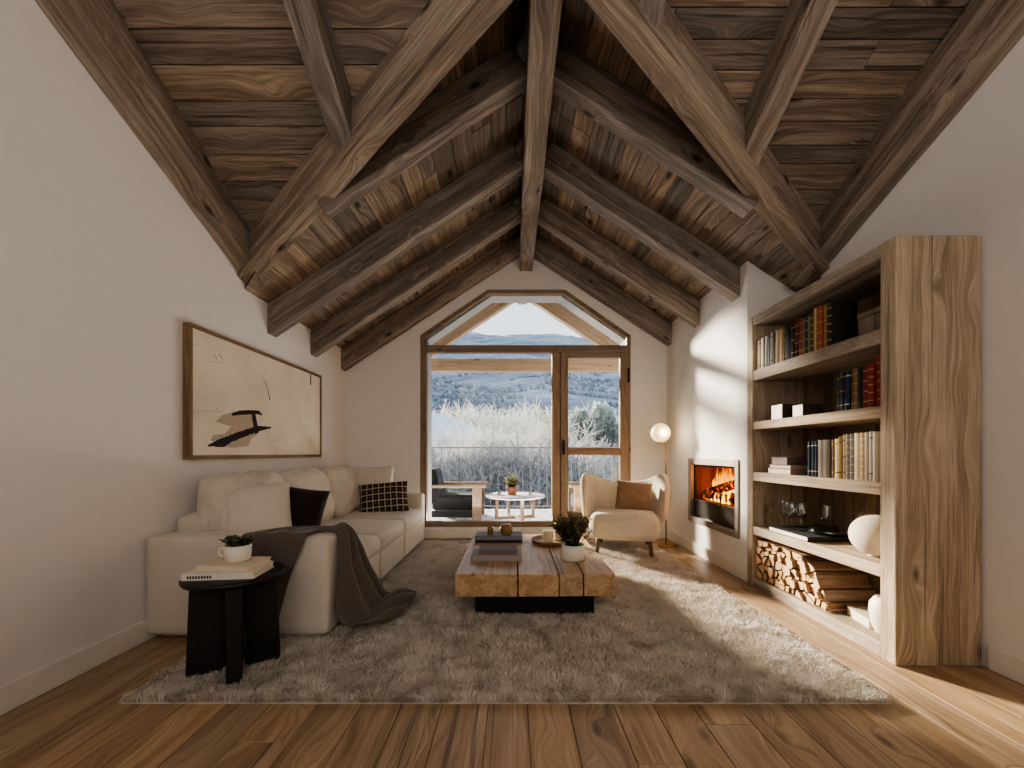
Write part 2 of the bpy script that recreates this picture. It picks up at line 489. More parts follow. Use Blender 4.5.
# window wall
WX0, WX1, WZ0, WZA, WZT, WTX0, WTX1 = -1.241, 1.605, .149, 2.74, 3.358, -.33, .717
bm = bmesh.new()
Y0, Y1 = YB, YB+.34
def holed(y0, y1, x0, x1, za, tx0, tx1, zt):
    add_prism(bm, [(XL, -.3), (x0, -.3), (x0, gz(x0)+.02), (XL, gz(XL)+.02)], 'Y', y0, y1)
    add_prism(bm, [(x1, -.3), (XA, -.3), (XA, gz(XA)+.02), (x1, gz(x1)+.02)], 'Y', y0, y1)
    add_prism(bm, [(x0, -.3), (x1, -.3), (x1, WZ0), (x0, WZ0)], 'Y', y0, y1)
    add_prism(bm, [(x0, za), (tx0, zt), (tx0, gz(tx0)+.02), (x0, gz(x0)+.02)], 'Y', y0, y1)
    add_prism(bm, [(tx0, zt), (tx1, zt), (tx1, gz(tx1)+.02), (XRG, gz(XRG)+.02), (tx0, gz(tx0)+.02)], 'Y', y0, y1)
    add_prism(bm, [(tx1, zt), (x1, za), (x1, gz(x1)+.02), (tx1, gz(tx1)+.02)], 'Y', y0, y1)
holed(Y0, Y0+.085, WX0, WX1, WZA, WTX0, WTX1, WZT)
structure(finish('wall_back', bm, WALL))
bm = bmesh.new()
holed(Y0+.0851, Y1, -1.155, 1.548, 2.705, -.28, .67, 3.306)
structure(finish('wall_outside', bm, plain('shaded_reveal_render', (168, 164, 160), .9, 20, .1)))  # grey carries the shade of the reveal, inside plaster stays white
# baseboards
def base(name, x0, x1, y0, y1):
    bm = bmesh.new(); add_box(bm, x0, x1, y0, y1, 0, .13, .004)
    structure(finish(name, bm, BASEW))
base('baseboard_left', XL, XL+.018, YR, YB)
base('baseboard_back', XL+.018, XR, YB-.016, YB)
base('baseboard_right', XR-.018, XR, 3.55, YB-.016)
base('baseboard_alcove', XA-.018, XA, YR, 2.13)

# ------------------------------------------------------------------ beams
def beam(name, label, p0, p1, w, h, mat=BEAM, seed=0, group='exposed roof beams', up=None, jit=.004, bev=.008):
    """p0, p1: middle of the bottom face at both ends"""
    p0, p1 = Vector(p0), Vector(p1)
    x = (p1-p0).normalized(); L = (p1-p0).length
    y = Vector((0, 0, 1)).cross(x).normalized(); z = x.cross(y)
    bm = bmesh.new(); n = max(2, int(L/.22))
    rings = []
    for i in range(n+1):
        ring = []
        for (a, b) in ((-w/2, 0), (w/2, 0), (w/2, h), (-w/2, h)):
            v = Vector((L*i/n, a, b))
            d = noise.noise_vector(v*3.0+Vector((seed*7.7, seed*1.3, 0)))*jit*2
            ring.append(bm.verts.new(v+Vector((0, d.y, d.z))))
        rings.append(ring)
    for a, b in zip(rings, rings[1:]):
        for k in range(4): bm.faces.new((a[k], b[k], b[(k+1) % 4], a[(k+1) % 4]))
    bm.faces.new(rings[0]); bm.faces.new(rings[-1][::-1])
    bmesh.ops.recalc_face_normals(bm, faces=bm.faces)
    es = [e for e in bm.edges if e.calc_face_angle(0) > 1]
    bmesh.ops.bevel(bm, geom=es, offset=bev, segments=2, affect='EDGES', profile=.5)
    me = bpy.data.meshes.new(name); bm.to_mesh(me); bm.free(); me.materials.append(mat)
    o = bpy.data.objects.new(name, me); COL.objects.link(o)
    o.matrix_world = frame(p0, x, y, z)
    return tag(o, label, 'beam', group)

beam('ridge_beam', 'long pale ridge beam running along the peak of the ceiling', (.188, YB+.05, 3.61), (.188, -.2, 3.61), .175, .46, seed=1)
RD = [2.79, 3.68, 4.47, 5.26]
rn = ['nearest the camera', 'second from the camera', 'second from the window', 'against the window wall']
for i, d in enumerate(RD):
    w = .14; yc = d+w/2; hh = .232
    wl = ['', '', '', '']
    if i == 0:
        xa = -1.33; xb = 1.69
    else:
        xa = XL-.08; xb = XR+.08
    beam('rafter', 'weathered rafter on the left roof slope, %s' % rn[i], (xa, yc, gable_bot(xa)), (XRG-.06, yc, gable_bot(XRG-.06)), w, hh, seed=10+i, group='rafters of the left slope')
    beam('rafter', 'weathered rafter on the right roof slope, %s' % rn[i], (xb, yc, gable_bot(xb)), (XRG+.06, yc, gable_bot(XRG+.06)), w, hh, seed=20+i, group='rafters of the right slope')
def vp(V, t):
    p = V[0].lerp(V[1], t); return (p.x, p.y, near_bot(p.y))
beam('valley_beam', 'long diagonal roof beam rising from the left wall to the ridge', vp(VL, -.03), vp(VL, 1.0), .15, .25, seed=31)
beam('valley_beam', 'long diagonal roof beam rising from the right wall to the ridge', vp(VR, -.03), vp(VR, 1.0), .15, .25, seed=32)
def vy(V, X):
    t = (X-V[0].x)/(V[1].x-V[0].x); return V[0].lerp(V[1], t).y
for X, V, lab in ((-1.05, VL, 'short rafter on the near ceiling, left of the ridge beam'), (1.53, VR, 'short rafter on the near ceiling, above the bookcase'), (.69, VR, 'stub of rafter beside the right diagonal beam at the top of the photo')):
    y1 = vy(V, X)-.02
    beam('jack_rafter', lab, (X, y1, near_bot(y1)), (X, -.6, near_bot(-.6)), .135, .24, seed=40+X, group='short rafters of the near ceiling')
for X, lab in ((XL+.08, 'sloping wall beam where the near ceiling meets the left wall'), (XA-.08, 'sloping wall beam where the near ceiling meets the right wall above the bookcase')):
    beam('wall_beam', lab, (X, 3.42, H+1.42), (X, -.8, H+1.42+.46*4.22), .16, .30, seed=50+X)
# beams outside, under the overhang
XE = 2*XRG-XL
beam('overhang_rafter', 'pale larch rafter under the outside roof edge, left half', (XL-.3, 6.9, gable_bot(XL-.3)), (XRG, 6.9, gable_bot(XRG)), .14, .235, OUTW, 61, 'balcony roof beams')
beam('overhang_rafter', 'pale larch rafter under the outside roof edge, right half', (XE+.3, 6.9, gable_bot(XE+.3)), (XRG, 6.9, gable_bot(XRG)), .14, .235, OUTW, 62, 'balcony roof beams')
beam('tie_beam', 'horizontal larch tie beam across the balcony behind the glass', (-2.6, 6.9, 2.55), (2.9, 6.9, 2.55), .14, .215, OUTW, 63, 'balcony roof beams')
beam('ridge_stub', 'small end of ridge timber outside at the roof peak', (XRG, YB+.31, 3.78), (XRG, 7.1, 3.78), .16, .3, OUTW, 64, 'balcony roof beams')

# ------------------------------------------------------------------ window and door
def frame_y0(): return YB+.0
win = thing('window_1', None, None, (0.18, YB+.04, WZ0), kind='structure')
YF0, YF1 = YB-.005, YB+.075
FT = .055
def fr(bm, x0, x1, z0, z1, y0=YF0, y1=YF1, bev=.004): add_box(bm, x0, x1, y0, y1, z0, z1, bev)
bm = bmesh.new()
fr(bm, WX0, WX0+.085, WZ0, 2.606)
finish('window_jamb', bm, FRZ, win)
bm = bmesh.new(); fr(bm, WX1-.035, WX1, WZ0, 2.606); finish('window_jamb', bm, FRZ, win)
bm = bmesh.new(); fr(bm, WX0+.085, WX1-.035, WZ0, WZ0+.075); finish('window_sill', bm, FRX, win)
bm = bmesh.new(); fr(bm, WX0+.0852, WX1-.0352, 2.51, 2.606, YF0-.012, YF1+.012); finish('window_transom', bm, FRX, win)
bm = bmesh.new(); fr(bm, .541, .655, WZ0+.075, 2.51); finish('window_mullion', bm, FRZ, win)
# arch band: offset polygon
outer = [(WX0, 2.606), (WX0, WZA), (WTX0, WZT), (WTX1, WZT), (WX1, WZA), (WX1, 2.606)]
inner = [(WX0+FT, 2.606), (WX0+FT, WZA-.02), (WTX0+.015, WZT-.05), (WTX1-.015, WZT-.05), (WX1-FT, WZA-.02), (WX1-FT, 2.606)]
bm = bmesh.new()
for i in range(5):
    add_prism(bm, [outer[i], outer[i+1], inner[i+1], inner[i]], 'Y', YF0, YF1)
finish('window_arch_frame', bm, FRX, win)
bm = bmesh.new(); add_prism(bm, inner, 'Y', YF0+.035, YF0+.045); finish('window_pane', bm, PANE, win)
bm = bmesh.new(); add_box(bm, WX0+.085, .541, YF0+.035, YF0+.045, WZ0+.075, 2.51); finish('window_pane', bm, PANE, win)
door = thing('door_1', None, None, (1.1, YB+.04, WZ0+.075), kind='structure')
DX0, DX1, DZ0, DZ1 = .658, 1.568, WZ0+.078, 2.508
DY0, DY1 = YB-.02, YB+.05
bm = bmesh.new(); add_box(bm, DX0, DX0+.10, DY0, DY1, DZ0, DZ1, .005); finish('door_stile', bm, FRZ, door)
bm = bmesh.new(); add_box(bm, DX1-.11, DX1, DY0, DY1, DZ0, DZ1, .005); finish('door_stile', bm, FRZ, door)
for z0, z1 in ((DZ0, DZ0+.13), (1.122, 1.218), (2.44, DZ1)):
    bm = bmesh.new(); add_box(bm, DX0+.10, DX1-.11, DY0+.004, DY1-.004, z0, z1, .004); finish('door_rail', bm, FRX, door)
for z0, z1 in ((DZ0+.13, 1.122), (1.218, 2.44)):
    bm = bmesh.new(); add_box(bm, DX0+.10, DX1-.11, DY0+.03, DY0+.04, z0, z1); finish('door_pane', bm, PANE, door)
bm = bmesh.new()
add_box(bm, DX0+.022, DX0+.052, DY0-.012, DY0, 1.13, 1.33, .004); add_box(bm, DX0+.028, DX0+.046, DY0-.045, DY0-.012, 1.28, 1.30, .003); add_box(bm, DX0+.024, DX0+.050, DY0-.055, DY0-.04, 1.16, 1.31, .005)
finish('door_handle', bm, HANDLE, door)
for z in (2.1, .5):
    bm = bmesh.new(); add_box(bm, DX1-.012, DX1+.018, DY0-.014, DY0+.004, z, z+.2, .006); finish('door_hinge', bm, HANDLE, door)

# ------------------------------------------------------------------ picture
def wl(x, y, X=-2.205):
    """the point of the picture plane seen at a pixel"""
    s = (512-x)/(-X); return (F/s, H-(y-453)/s)
pic = thing('framed_painting', 'wide framed abstract painting of black brush strokes on beige, on left wall', 'painting', (XL, 3.72, 1.105))
PY0, PY1, PZ0, PZ1 = 2.73, 4.63, 1.105, 2.045
bm = bmesh.new()
add_box(bm, XL+.001, XL+.05, PY0, PY1, PZ0, PZ0+.028, .003); finish('frame_rail', bm, [FRAMEW], pic)
bm = bmesh.new(); add_box(bm, XL+.001, XL+.05, PY0, PY1, PZ1-.028, PZ1, .003); finish('frame_rail', bm, [FRAMEW], pic)
bm = bmesh.new(); add_box(bm, XL+.001, XL+.05, PY0, PY0+.03, PZ0+.028, PZ1-.028, .003); finish('frame_stile', bm, [FRAMEWZ], pic)
bm = bmesh.new(); add_box(bm, XL+.001, XL+.05, PY1-.03, PY1, PZ0+.028, PZ1-.028, .003); finish('frame_stile', bm, [FRAMEWZ], pic)
t = NT('aged_canvas'); oc = t.obco()
cc = t.ramp(t.noise(oc, 2.2, 6, .6), [(.3, lin((216, 200, 178))), (.55, lin((230, 216, 196))), (.75, lin((238, 226, 208)))])
fl = t.maprange(t.noise(t.vmath('MULTIPLY', oc, (1, 3, 9)), 4, 6, .7), .66, .74, 0, .35)
CANV = t.done(t.pbr(t.mix(fl, cc, lin((176, 150, 124))), .9, spec=.2))
INK = plain('black_ink', (38, 30, 30), .8, 90, .2, .4)
WASH = plain('grey_wash', (186, 168, 146), .9, 30, .1, .08)
PALE = plain('pale_paint', (232, 220, 200), .9, 60, .2, .06)
bm = bmesh.new()
add_box(bm, XL+.004, XL+.040, PY0+.03, PY1-.03, PZ0+.028, PZ1-.028)
def stroke(pts, ws, mi, dx, seed=0, rag=.18):
    P = [Vector((0,)+wl(*z)) for z in zoom2px(pts)]
    Q = []; W = []
    m = 10
    for i in range(len(P)-1):
        for k in range(m): Q.append(P[i].lerp(P[i+1], k/m)); W.append(ws[i]+(ws[i+1]-ws[i])*k/m)
    Q.append(P[-1]); W.append(ws[-1])
    prev = None
    for i, q in enumerate(Q):
        d = (Q[min(i+1, len(Q)-1)]-Q[max(0, i-1)]).normalized(); nrm = Vector((0, -d.z, d.y))
        w = W[i]*(1+rag*noise.noise(Vector((i*.9, seed*3.3, 0))))
        w2 = W[i]*(1+rag*noise.noise(Vector((i*.9, seed*3.3, 9))))
        a = bm.verts.new((XL+.040+dx, (q+nrm*w/2).y, (q+nrm*w/2).z)); b = bm.verts.new((XL+.040+dx, (q-nrm*w2/2).y, (q-nrm*w2/2).z))
        if prev: setmat([bm.faces.new((prev[0], prev[1], b, a))], mi)
        prev = (a, b)
def zoom2px(pts): return [(180+x/4.8, 310+y/4.8) for x, y in pts]
def blob(pts, mi, dx):
    vs = [bm.verts.new((XL+.040+dx,)+wl(*z)) for z in zoom2px(pts)]
    setmat([bm.faces.new(vs)], mi)
blob([(175, 535), (205, 505), (260, 488), (350, 488), (352, 520), (368, 575), (372, 600), (345, 615), (330, 652), (260, 662), (200, 655), (150, 625), (160, 600), (215, 595), (250, 560), (210, 548)], 2, .0006)
stroke([(252, 502), (290, 493), (350, 490), (380, 492), (398, 505)], [.02, .036, .034, .034, .008], 1, .0012, 1)
stroke([(352, 486), (360, 530), (372, 592)], [.05, .055, .06], 1, .0014, 2)
stroke([(135, 652), (200, 635), (290, 600), (375, 570), (440, 564)], [.012, .055, .055, .05, .012], 1, .0016, 3, .4)
stroke([(170, 655), (215, 648), (270, 615)], [.008, .03, .01], 1, .0018, 4, .5)
stroke([(400, 320), (412, 350), (425, 385), (434, 432)], [.002, .006, .008, .016], 1, .001, 5)
stroke([(405, 275), (425, 320), (436, 400)], [.002, .003, .002], 2, .001, 6)
stroke([(629, 303), (629, 360)], [.022, .022], 1, .001, 7, .05)
stroke([(60, 487), (130, 484), (215, 488)], [.003, .004, .003], 2, .001, 8)
stroke([(60, 160), (90, 170), (110, 172)], [.004, .004, .002], 2, .001, 9)
blob([(132, 205), (222, 200), (225, 245), (205, 240), (150, 250), (135, 245)], 3, .0006)
stroke([(132, 247), (180, 250), (225, 258)], [.003, .004, .002], 2, .001, 10)
stroke([(168, 210), (180, 236)], [.01, .008], 2, .001, 11); stroke([(190, 210), (210, 240)], [.012, .01], 2, .001, 12)
stroke([(605, 560), (622, 572)], [.006, .004], 2, .001, 13); stroke([(176, 466), (182, 474)], [.008, .008], 2, .001, 14)
blob([(455, 640), (490, 632), (500, 650), (470, 658)], 3, .0006)
finish('canvas', bm, [CANV, INK, WASH, PALE], pic)

# ------------------------------------------------------------------ rug
RX0, RX1, RY0, RY1 = -1.80, 1.74, 1.83, 5.12
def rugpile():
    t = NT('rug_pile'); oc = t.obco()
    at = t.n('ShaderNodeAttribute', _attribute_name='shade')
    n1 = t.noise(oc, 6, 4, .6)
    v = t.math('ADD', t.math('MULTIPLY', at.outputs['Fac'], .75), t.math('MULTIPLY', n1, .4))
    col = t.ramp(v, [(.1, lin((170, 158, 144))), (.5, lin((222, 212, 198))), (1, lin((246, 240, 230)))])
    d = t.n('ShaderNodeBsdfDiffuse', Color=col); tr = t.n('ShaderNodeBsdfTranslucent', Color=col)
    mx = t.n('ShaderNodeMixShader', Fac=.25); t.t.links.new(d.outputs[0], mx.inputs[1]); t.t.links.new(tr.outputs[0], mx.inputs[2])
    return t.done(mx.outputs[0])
RUGM = rugpile()
def rug():
    rs = np.random.RandomState(5)
    # base sheet
    nx, ny = 180, 170
    xs = np.linspace(RX0, RX1, nx); ys = np.linspace(RY0, RY1, ny)
    def lump(x, y):
        v = noise.noise(Vector((x*8.0, y*8.0, 1.3)))*.55+noise.noise(Vector((x*19, y*19, 5.1)))*.55
        return v
    L = np.array([[lump(x, y) for x in xs] for y in ys])
    gy, gx = np.gradient(L, ys[1]-ys[0], xs[1]-xs[0])
    Z = .014+.010*L
    Z[0, :] = Z[-1, :] = 0.001; Z[:, 0] = Z[:, -1] = 0.001
    base = np.stack(np.broadcast_arrays(xs[None, :], ys[:, None], Z), -1).reshape(-1, 3)
    idx = np.arange(nx*ny).reshape(ny, nx)
    quads = np.stack([idx[:-1, :-1], idx[:-1, 1:], idx[1:, 1:], idx[1:, :-1]], -1).reshape(-1, 4)
    # tufts
    N = 210000
    py = RY0+(RY1-RY0)*rs.rand(N)**1.35; px = RX0+(RX1-RX0)*rs.rand(N)
    ix = np.clip(((px-RX0)/(RX1-RX0)*(nx-1)).astype(int), 0, nx-1); iy = np.clip(((py-RY0)/(RY1-RY0)*(ny-1)).astype(int), 0, ny-1)
    l = L[iy, ix]; g = np.stack([gx[iy, ix], gy[iy, ix]], -1)
    sw = np.array([[noise.noise(Vector((a*4.6, b*4.6, 7)))*PI*2.6 for a in np.linspace(RX0, RX1, 60)] for b in np.linspace(RY0, RY1, 60)])
    jx = np.clip(((px-RX0)/(RX1-RX0)*59).astype(int), 0, 59); jy = np.clip(((py-RY0)/(RY1-RY0)*59).astype(int), 0, 59)
    ang = sw[jy, jx]
    dirv = np.stack([np.cos(ang), np.sin(ang)], -1)*.45-g*.06+rs.normal(0, .42, (N, 2))
    ln = .024+.016*rs.rand(N)+.010*l
    w = .0022+.0016*rs.rand(N)+.0007*(py-RY0)
    lean = np.linalg.norm(dirv, axis=1, keepdims=True); dirn = dirv/np.maximum(lean, 1e-6); lean = np.clip(lean, .2, 1.3)
    side = np.stack([-dirn[:, 1], dirn[:, 0]], -1); th = rs.normal(0, .8, N)
    side = np.stack([side[:, 0]*np.cos(th)-side[:, 1]*np.sin(th), side[:, 0]*np.sin(th)+side[:, 1]*np.cos(th)], -1)
    z0 = .008+.010*l
    p0 = np.stack([px, py, z0], -1)
    p1 = p0+np.concatenate([dirn*(ln*.28)[:, None]*lean, (ln*.62)[:, None]], -1)
    p2 = p1+np.concatenate([dirn*(ln*.55)[:, None]*lean, (ln*.22)[:, None]], -1)
    s3 = np.concatenate([side, np.zeros((N, 1))], -1)*(w/2)[:, None]
    tv = np.stack([p0-s3, p0+s3, p1+s3*.9, p1-s3*.9, p2+s3*.35, p2-s3*.35], 1).reshape(-1, 3)
    tv[:, 2] = np.maximum(tv[:, 2], .002)
    b0 = len(base)+np.arange(N)[:, None]*6
    tq = np.concatenate([b0+np.array([[0, 1, 2, 3]]), b0+np.array([[3, 2, 4, 5]])], 1).reshape(-1, 4)
    V = np.concatenate([base, tv]); Q = np.concatenate([quads, tq])
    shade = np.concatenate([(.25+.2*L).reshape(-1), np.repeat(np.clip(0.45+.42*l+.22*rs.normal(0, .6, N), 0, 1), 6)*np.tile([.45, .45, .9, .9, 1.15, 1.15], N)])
    c = Vector(((RX0+RX1)/2, (RY0+RY1)/2, 0)); V = V-np.array(c)
    me = bpy.data.meshes.new('rug')
    me.vertices.add(len(V)); me.vertices.foreach_set('co', V.astype(np.float32).ravel())
    me.loops.add(Q.size); me.loops.foreach_set('vertex_index', Q.astype(np.int32).ravel())
    me.polygons.add(len(Q)); me.polygons.foreach_set('loop_start', (np.arange(len(Q))*4).astype(np.int32)); me.polygons.foreach_set('loop_total', np.full(len(Q), 4, np.int32))
    me.polygons.foreach_set('use_smooth', np.ones(len(Q), bool))
    a = me.attributes.new('shade', 'FLOAT', 'POINT'); a.data.foreach_set('value', shade.astype(np.float32))
    me.update(); me.validate()
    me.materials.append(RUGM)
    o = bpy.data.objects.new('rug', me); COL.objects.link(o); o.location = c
    tag(o, 'large beige shaggy rug lying on the wooden floor', 'rug')
rug()
ZR = .024        # standing height on the rug

# ------------------------------------------------------------------ sofa
SXF, SY0, SY1 = -1.12, 2.43, 5.16
sofa = thing('sofa', 'long cream fabric three seat sofa against the left wall', 'sofa', (-1.65, 3.8, 0))
bm = bmesh.new(); add_box(bm, -2.18, SXF-.07, SY0+.06, SY1-.05, .012, .09, .004); finish('plinth', bm, SOFA, sofa)
for y0, y1 in ((SY0, SY0+.21), (SY1-.21, SY1)):
    bm = bmesh.new(); soft_box(bm, (XL+.01+SXF)/2, (y0+y1)/2, .338, SXF-XL-.01, y1-y0, .604, .035, (.0, .006, .006), 12); finish('arm', bm, SOFA, sofa)
bm = bmesh.new(); soft_box(bm, -2.125, (SY0+SY1)/2, .41, .23, SY1-SY0-.44, .66, .04, (0, 0, .006), 10); finish('back', bm, SOFA, sofa)
cy = [SY0+.215, 3.34, 4.09, SY1-.215]
for i in range(3):
    y0, y1 = cy[i]+.004, cy[i+1]-.004
    bm = bmesh.new(); soft_box(bm, -1.58, (y0+y1)/2, .20, .96, y1-y0, .25, .02, (.004, 0, 0), 8); finish('base_panel', bm, SOFA, sofa)
    bm = bmesh.new(); soft_box(bm, -1.575, (y0+y1)/2, .398, .97, y1-y0, .155, .055, (.02, .004, .022), 16, .008, i, 6); finish('seat_cushion', bm, SOFA, sofa)
for i in range(3):
    y0, y1 = cy[i]+.02, cy[i+1]-.01
    bm = bmesh.new(); soft_box(bm, 0, 0, 0, y1-y0+.015, .54, .25, .085, (.01, .012, .055), 26, .026, 20+i, 9)
    bm.transform(stand(90+(-5 if i == 0 else 2*i), 15, (-1.98 if i == 0 else -1.95, (y0+y1)/2+(.02 if i == 0 else 0), .715)))
    finish('back_cushion', bm, SOFA, sofa)

def throw_pillow(label, w, h, t, mat, yaw, tilt, loc, seed, roll=0, wr=.014, mats=None):
    bm = pillow_bm(w, h, t, seed, wr)
    me = bpy.data.meshes.new('throw_pillow'); bm.to_mesh(me); bm.free()
    for m in (mats or [mat]): me.materials.append(m)
    o = bpy.data.objects.new('throw_pillow', me); COL.objects.link(o); o.matrix_world = stand(yaw, tilt, loc, roll)
    mod_sub(o, 1)
    return tag(o, label, 'pillow', 'loose pillows')
throw_pillow('large cream pillow at the near end of the sofa, beside the dark pillow', .44, .49, .22, PILW, 30, 17, (-1.80, 2.84, .70), 31, 4, .013)
throw_pillow('dark brown square pillow on the sofa behind the throw blanket', .43, .43, .20, PILDK, 16, 20, (-1.655, 3.05, .69), 4, -10, .024)
throw_pillow('cream square pillow at the far end of the sofa, behind the checked pillow', .55, .54, .20, PILW, 8, 14, (-1.69, 4.80, .735), 5, 2)
def plaid():
    t = NT('plaid_wool'); s = t.n('ShaderNodeSeparateXYZ', Vector=t.vmath('ADD', t.obco(), t.vmath('MULTIPLY', t.n('ShaderNodeTexNoise', Scale=14.0).outputs['Color'], (.004, .004, 0))))
    def line(v, k, w, ph):
        f = t.math('FRACT', t.math('ADD', t.math('MULTIPLY', v, k), ph))
        return t.math('LESS_THAN', t.math('ABSOLUTE', t.math('SUBTRACT', f, .5)), w)
    l1 = t.math('MAXIMUM', line(s.outputs[0], 15.5, .075, .2), line(s.outputs[1], 13.5, .075, .1))
    l2 = t.math('MAXIMUM', line(s.outputs[0], 15.5, .05, .75), line(s.outputs[1], 13.5, .05, .6))
    g = t.noise(t.obco(), 300, 2)
    c = t.mix(t.maprange(g, .3, .7), lin((26, 24, 22)), lin((46, 42, 38)))
    c = t.mix(t.math('MULTIPLY', l2, .45), c, lin((120, 104, 86)))
    c = t.mix(t.math('MULTIPLY', l1, t.maprange(g, .3, .6, .5, 1)), c, lin((196, 182, 160)))
    return t.done(t.pbr(c, .95, t.bump(g, .3), spec=.1))
throw_pillow('black and cream checked lumbar pillow on the far seat of the sofa', .56, .38, .15, plaid(), 10, 24, (-1.46, 4.56, .64), 6, 5)

# throw blanket
def blanket():
    rows = [  # (edge a = left/far, mid, edge b = right/near)
        ((-1.60, 2.41, .10), (-1.50, 2.40, .085), (-1.41, 2.41, .12)),
        ((-1.60, 2.41, .28), (-1.48, 2.395, .27), (-1.365, 2.41, .30)),
        ((-1.61, 2.41, .46), (-1.46, 2.39, .46), (-1.31, 2.41, .46)),
        ((-1.63, 2.41, .585), (-1.45, 2.40, .60), (-1.255, 2.41, .59)),
        ((-1.63, 2.422, .648), (-1.44, 2.422, .652), (-1.235, 2.422, .650)),
        ((-1.60, 2.50, .652), (-1.42, 2.50, .658), (-1.22, 2.48, .652)),
        ((-1.48, 2.60, .655), (-1.34, 2.58, .660), (-1.20, 2.51, .655)),
        ((-1.27, 2.66, .650), (-1.21, 2.61, .660), (-1.16, 2.54, .652)),
        ((-1.13, 2.70, .630), (-1.115, 2.63, .640), (-1.112, 2.55, .640)),
        ((-1.085, 2.74, .52), (-1.075, 2.64, .55), (-1.10, 2.52, .55)),
        ((-1.055, 2.80, .40), (-1.04, 2.66, .40), (-1.095, 2.50, .42)),
        ((-1.025, 2.87, .25), (-.98, 2.68, .25), (-1.085, 2.47, .26)),
        ((-.99, 2.93, .13), (-.93, 2.70, .13), (-1.07, 2.44, .14)),
        ((-.93, 2.97, .085), (-.89, 2.72, .08), (-1.01, 2.44, .06)),
        ((-.87, 3.00, .085), (-.84, 2.80, .11), (-.92, 2.48, .055)),
        ((-.80, 3.04, .07), (-.78, 2.86, .125), (-.84, 2.58, .055)),
        ((-.73, 3.04, .06), (-.71, 2.92, .085), (-.76, 2.70, .05)),
    ]
    rows = [[Vector(p) for p in r] for r in rows]
    def cr(p0, p1, p2, p3, t):
        return .5*((2*p1)+(-p0+p2)*t+(2*p0-5*p1+4*p2-p3)*t*t+(-p0+3*p1-3*p2+p3)*t**3)
    n = len(rows); fine = []
    for i in range(n-1):
        for k in range(4):
            t = k/4
            fine.append([cr(rows[max(0, i-1)][j], rows[i][j], rows[i+1][j], rows[min(n-1, i+2)][j], t) for j in range(3)])
    fine.append(rows[-1])
    bm = bmesh.new(); G = []; m = 30
    for i, r in enumerate(fine):
        g = []; s = i/(len(fine)-1)
        for j in range(m+1):
            u = j/m
            p = r[0]*(1-u)**2*1+r[1]*2*u*(1-u)+r[2]*u*u
            p = p*.6+(r[0].lerp(r[1], u*2) if u < .5 else r[1].lerp(r[2], u*2-1))*.4
            g.append(p)
        G.append(g)
    V = []
    for i, g in enumerate(G):
        row = []; s = i/(len(G)-1)
        amp = .009 if s < .28 else (.007 if s < .48 else .034)
        for j, p in enumerate(g):
            du = g[min(m, j+1)]-g[max(0, j-1)]; dv = G[min(len(G)-1, i+1)][j]-G[max(0, i-1)][j]
            nn_ = du.cross(dv); nn_ = nn_.normalized() if nn_.length > 1e-9 else Vector((0, 0, 1))
            if s < .3 and nn_.y > 0: nn_ = -nn_
            if s >= .3 and (nn_.x+nn_.z) < 0: nn_ = -nn_
            u = j/m
            f = math.sin(u*17+2.5*math.sin(s*7)+s*5)*.7+noise.noise(Vector((u*5, s*9, 3)))*.9
            q = p+nn_*(f*amp+amp*.6)
            q.z = max(q.z, .042 if s > .6 else .0)
            row.append(bm.verts.new(q))
        V.append(row)
    for i in range(len(V)-1):
        for j in range(m):
            f = bm.faces.new((V[i][j], V[i][j+1], V[i+1][j+1], V[i+1][j])); f.smooth = True
    o = finish('throw_blanket', bm, THROW); mod_solid(o, .010, 1); mod_sub(o, 1)
    tag(o, 'dark taupe wool throw draped over the near sofa arm and pooling on the rug', 'blanket')
blanket()

# ------------------------------------------------------------------ books
BMATS = {}
def bmat(c, rough=.7):
    if c not in BMATS: BMATS[c] = plain('book_cover_%d' % len(BMATS), c, rough, 80, .08, .1)
    return BMATS[c]
GOLD = plain('gilt_band', (176, 142, 84), .5, 0, metal=.3)
CREAMB = plain('pale_band', (214, 200, 172), .7, 0)
INKB = plain('dark_band', (40, 34, 30), .7, 0)
def upright_book(label, group, y0, th, h, d, xf, z, c, band=None, nb=0, lean=0):
    """spine at x = xf facing -x, far side at y0, thickness th towards the camera"""
    bm = bmesh.new(); b = .0025
    # rounded spine: prism in XY
    n = 6; poly = [(d, -th/2), (.006, -th/2)]
    poly += [(.006-.008*math.cos(PI*(k/n-.5)), -th/2+th*k/n) for k in range(1, n)]
    poly += [(.006, th/2), (d, th/2), (d, th/2-b), (.010, th/2-b), (.010, -th/2+b), (d, -th/2+b)]
    add_prism(bm, poly, 'Z', 0, h)
    for k in range(nb):
        zz = h*(.14+.72*k/max(1, nb-1))
        pl = [(.008, -th/2-.0006)]+[(.006-.0092*math.cos(PI*(q/n-.5)), -th/2+th*q/n) for q in range(0, n+1)]+[(.008, th/2+.0006)]
        add_prism(bm, pl, 'Z', zz, zz+.006, 1)
    me = bpy.data.meshes.new('book'); bm.to_mesh(me); bm.free(); me.materials.append(bmat(c)); me.materials.append(band or GOLD)
    o = bpy.data.objects.new('book', me); COL.objects.link(o); o.location = (xf, y0-th/2, z); o.rotation_euler = (R(lean), 0, 0)
    tag(o, label, 'book', group)
    bm = bmesh.new(); add_box(bm, .010, d-.006, -th/2+b, th/2-b, .004, h-.004)
    me = bpy.data.meshes.new('pages'); bm.to_mesh(me); bm.free(); me.materials.append(PAGES)
    p = bpy.data.objects.new('pages', me); COL.objects.link(p); p.parent = o
    return o
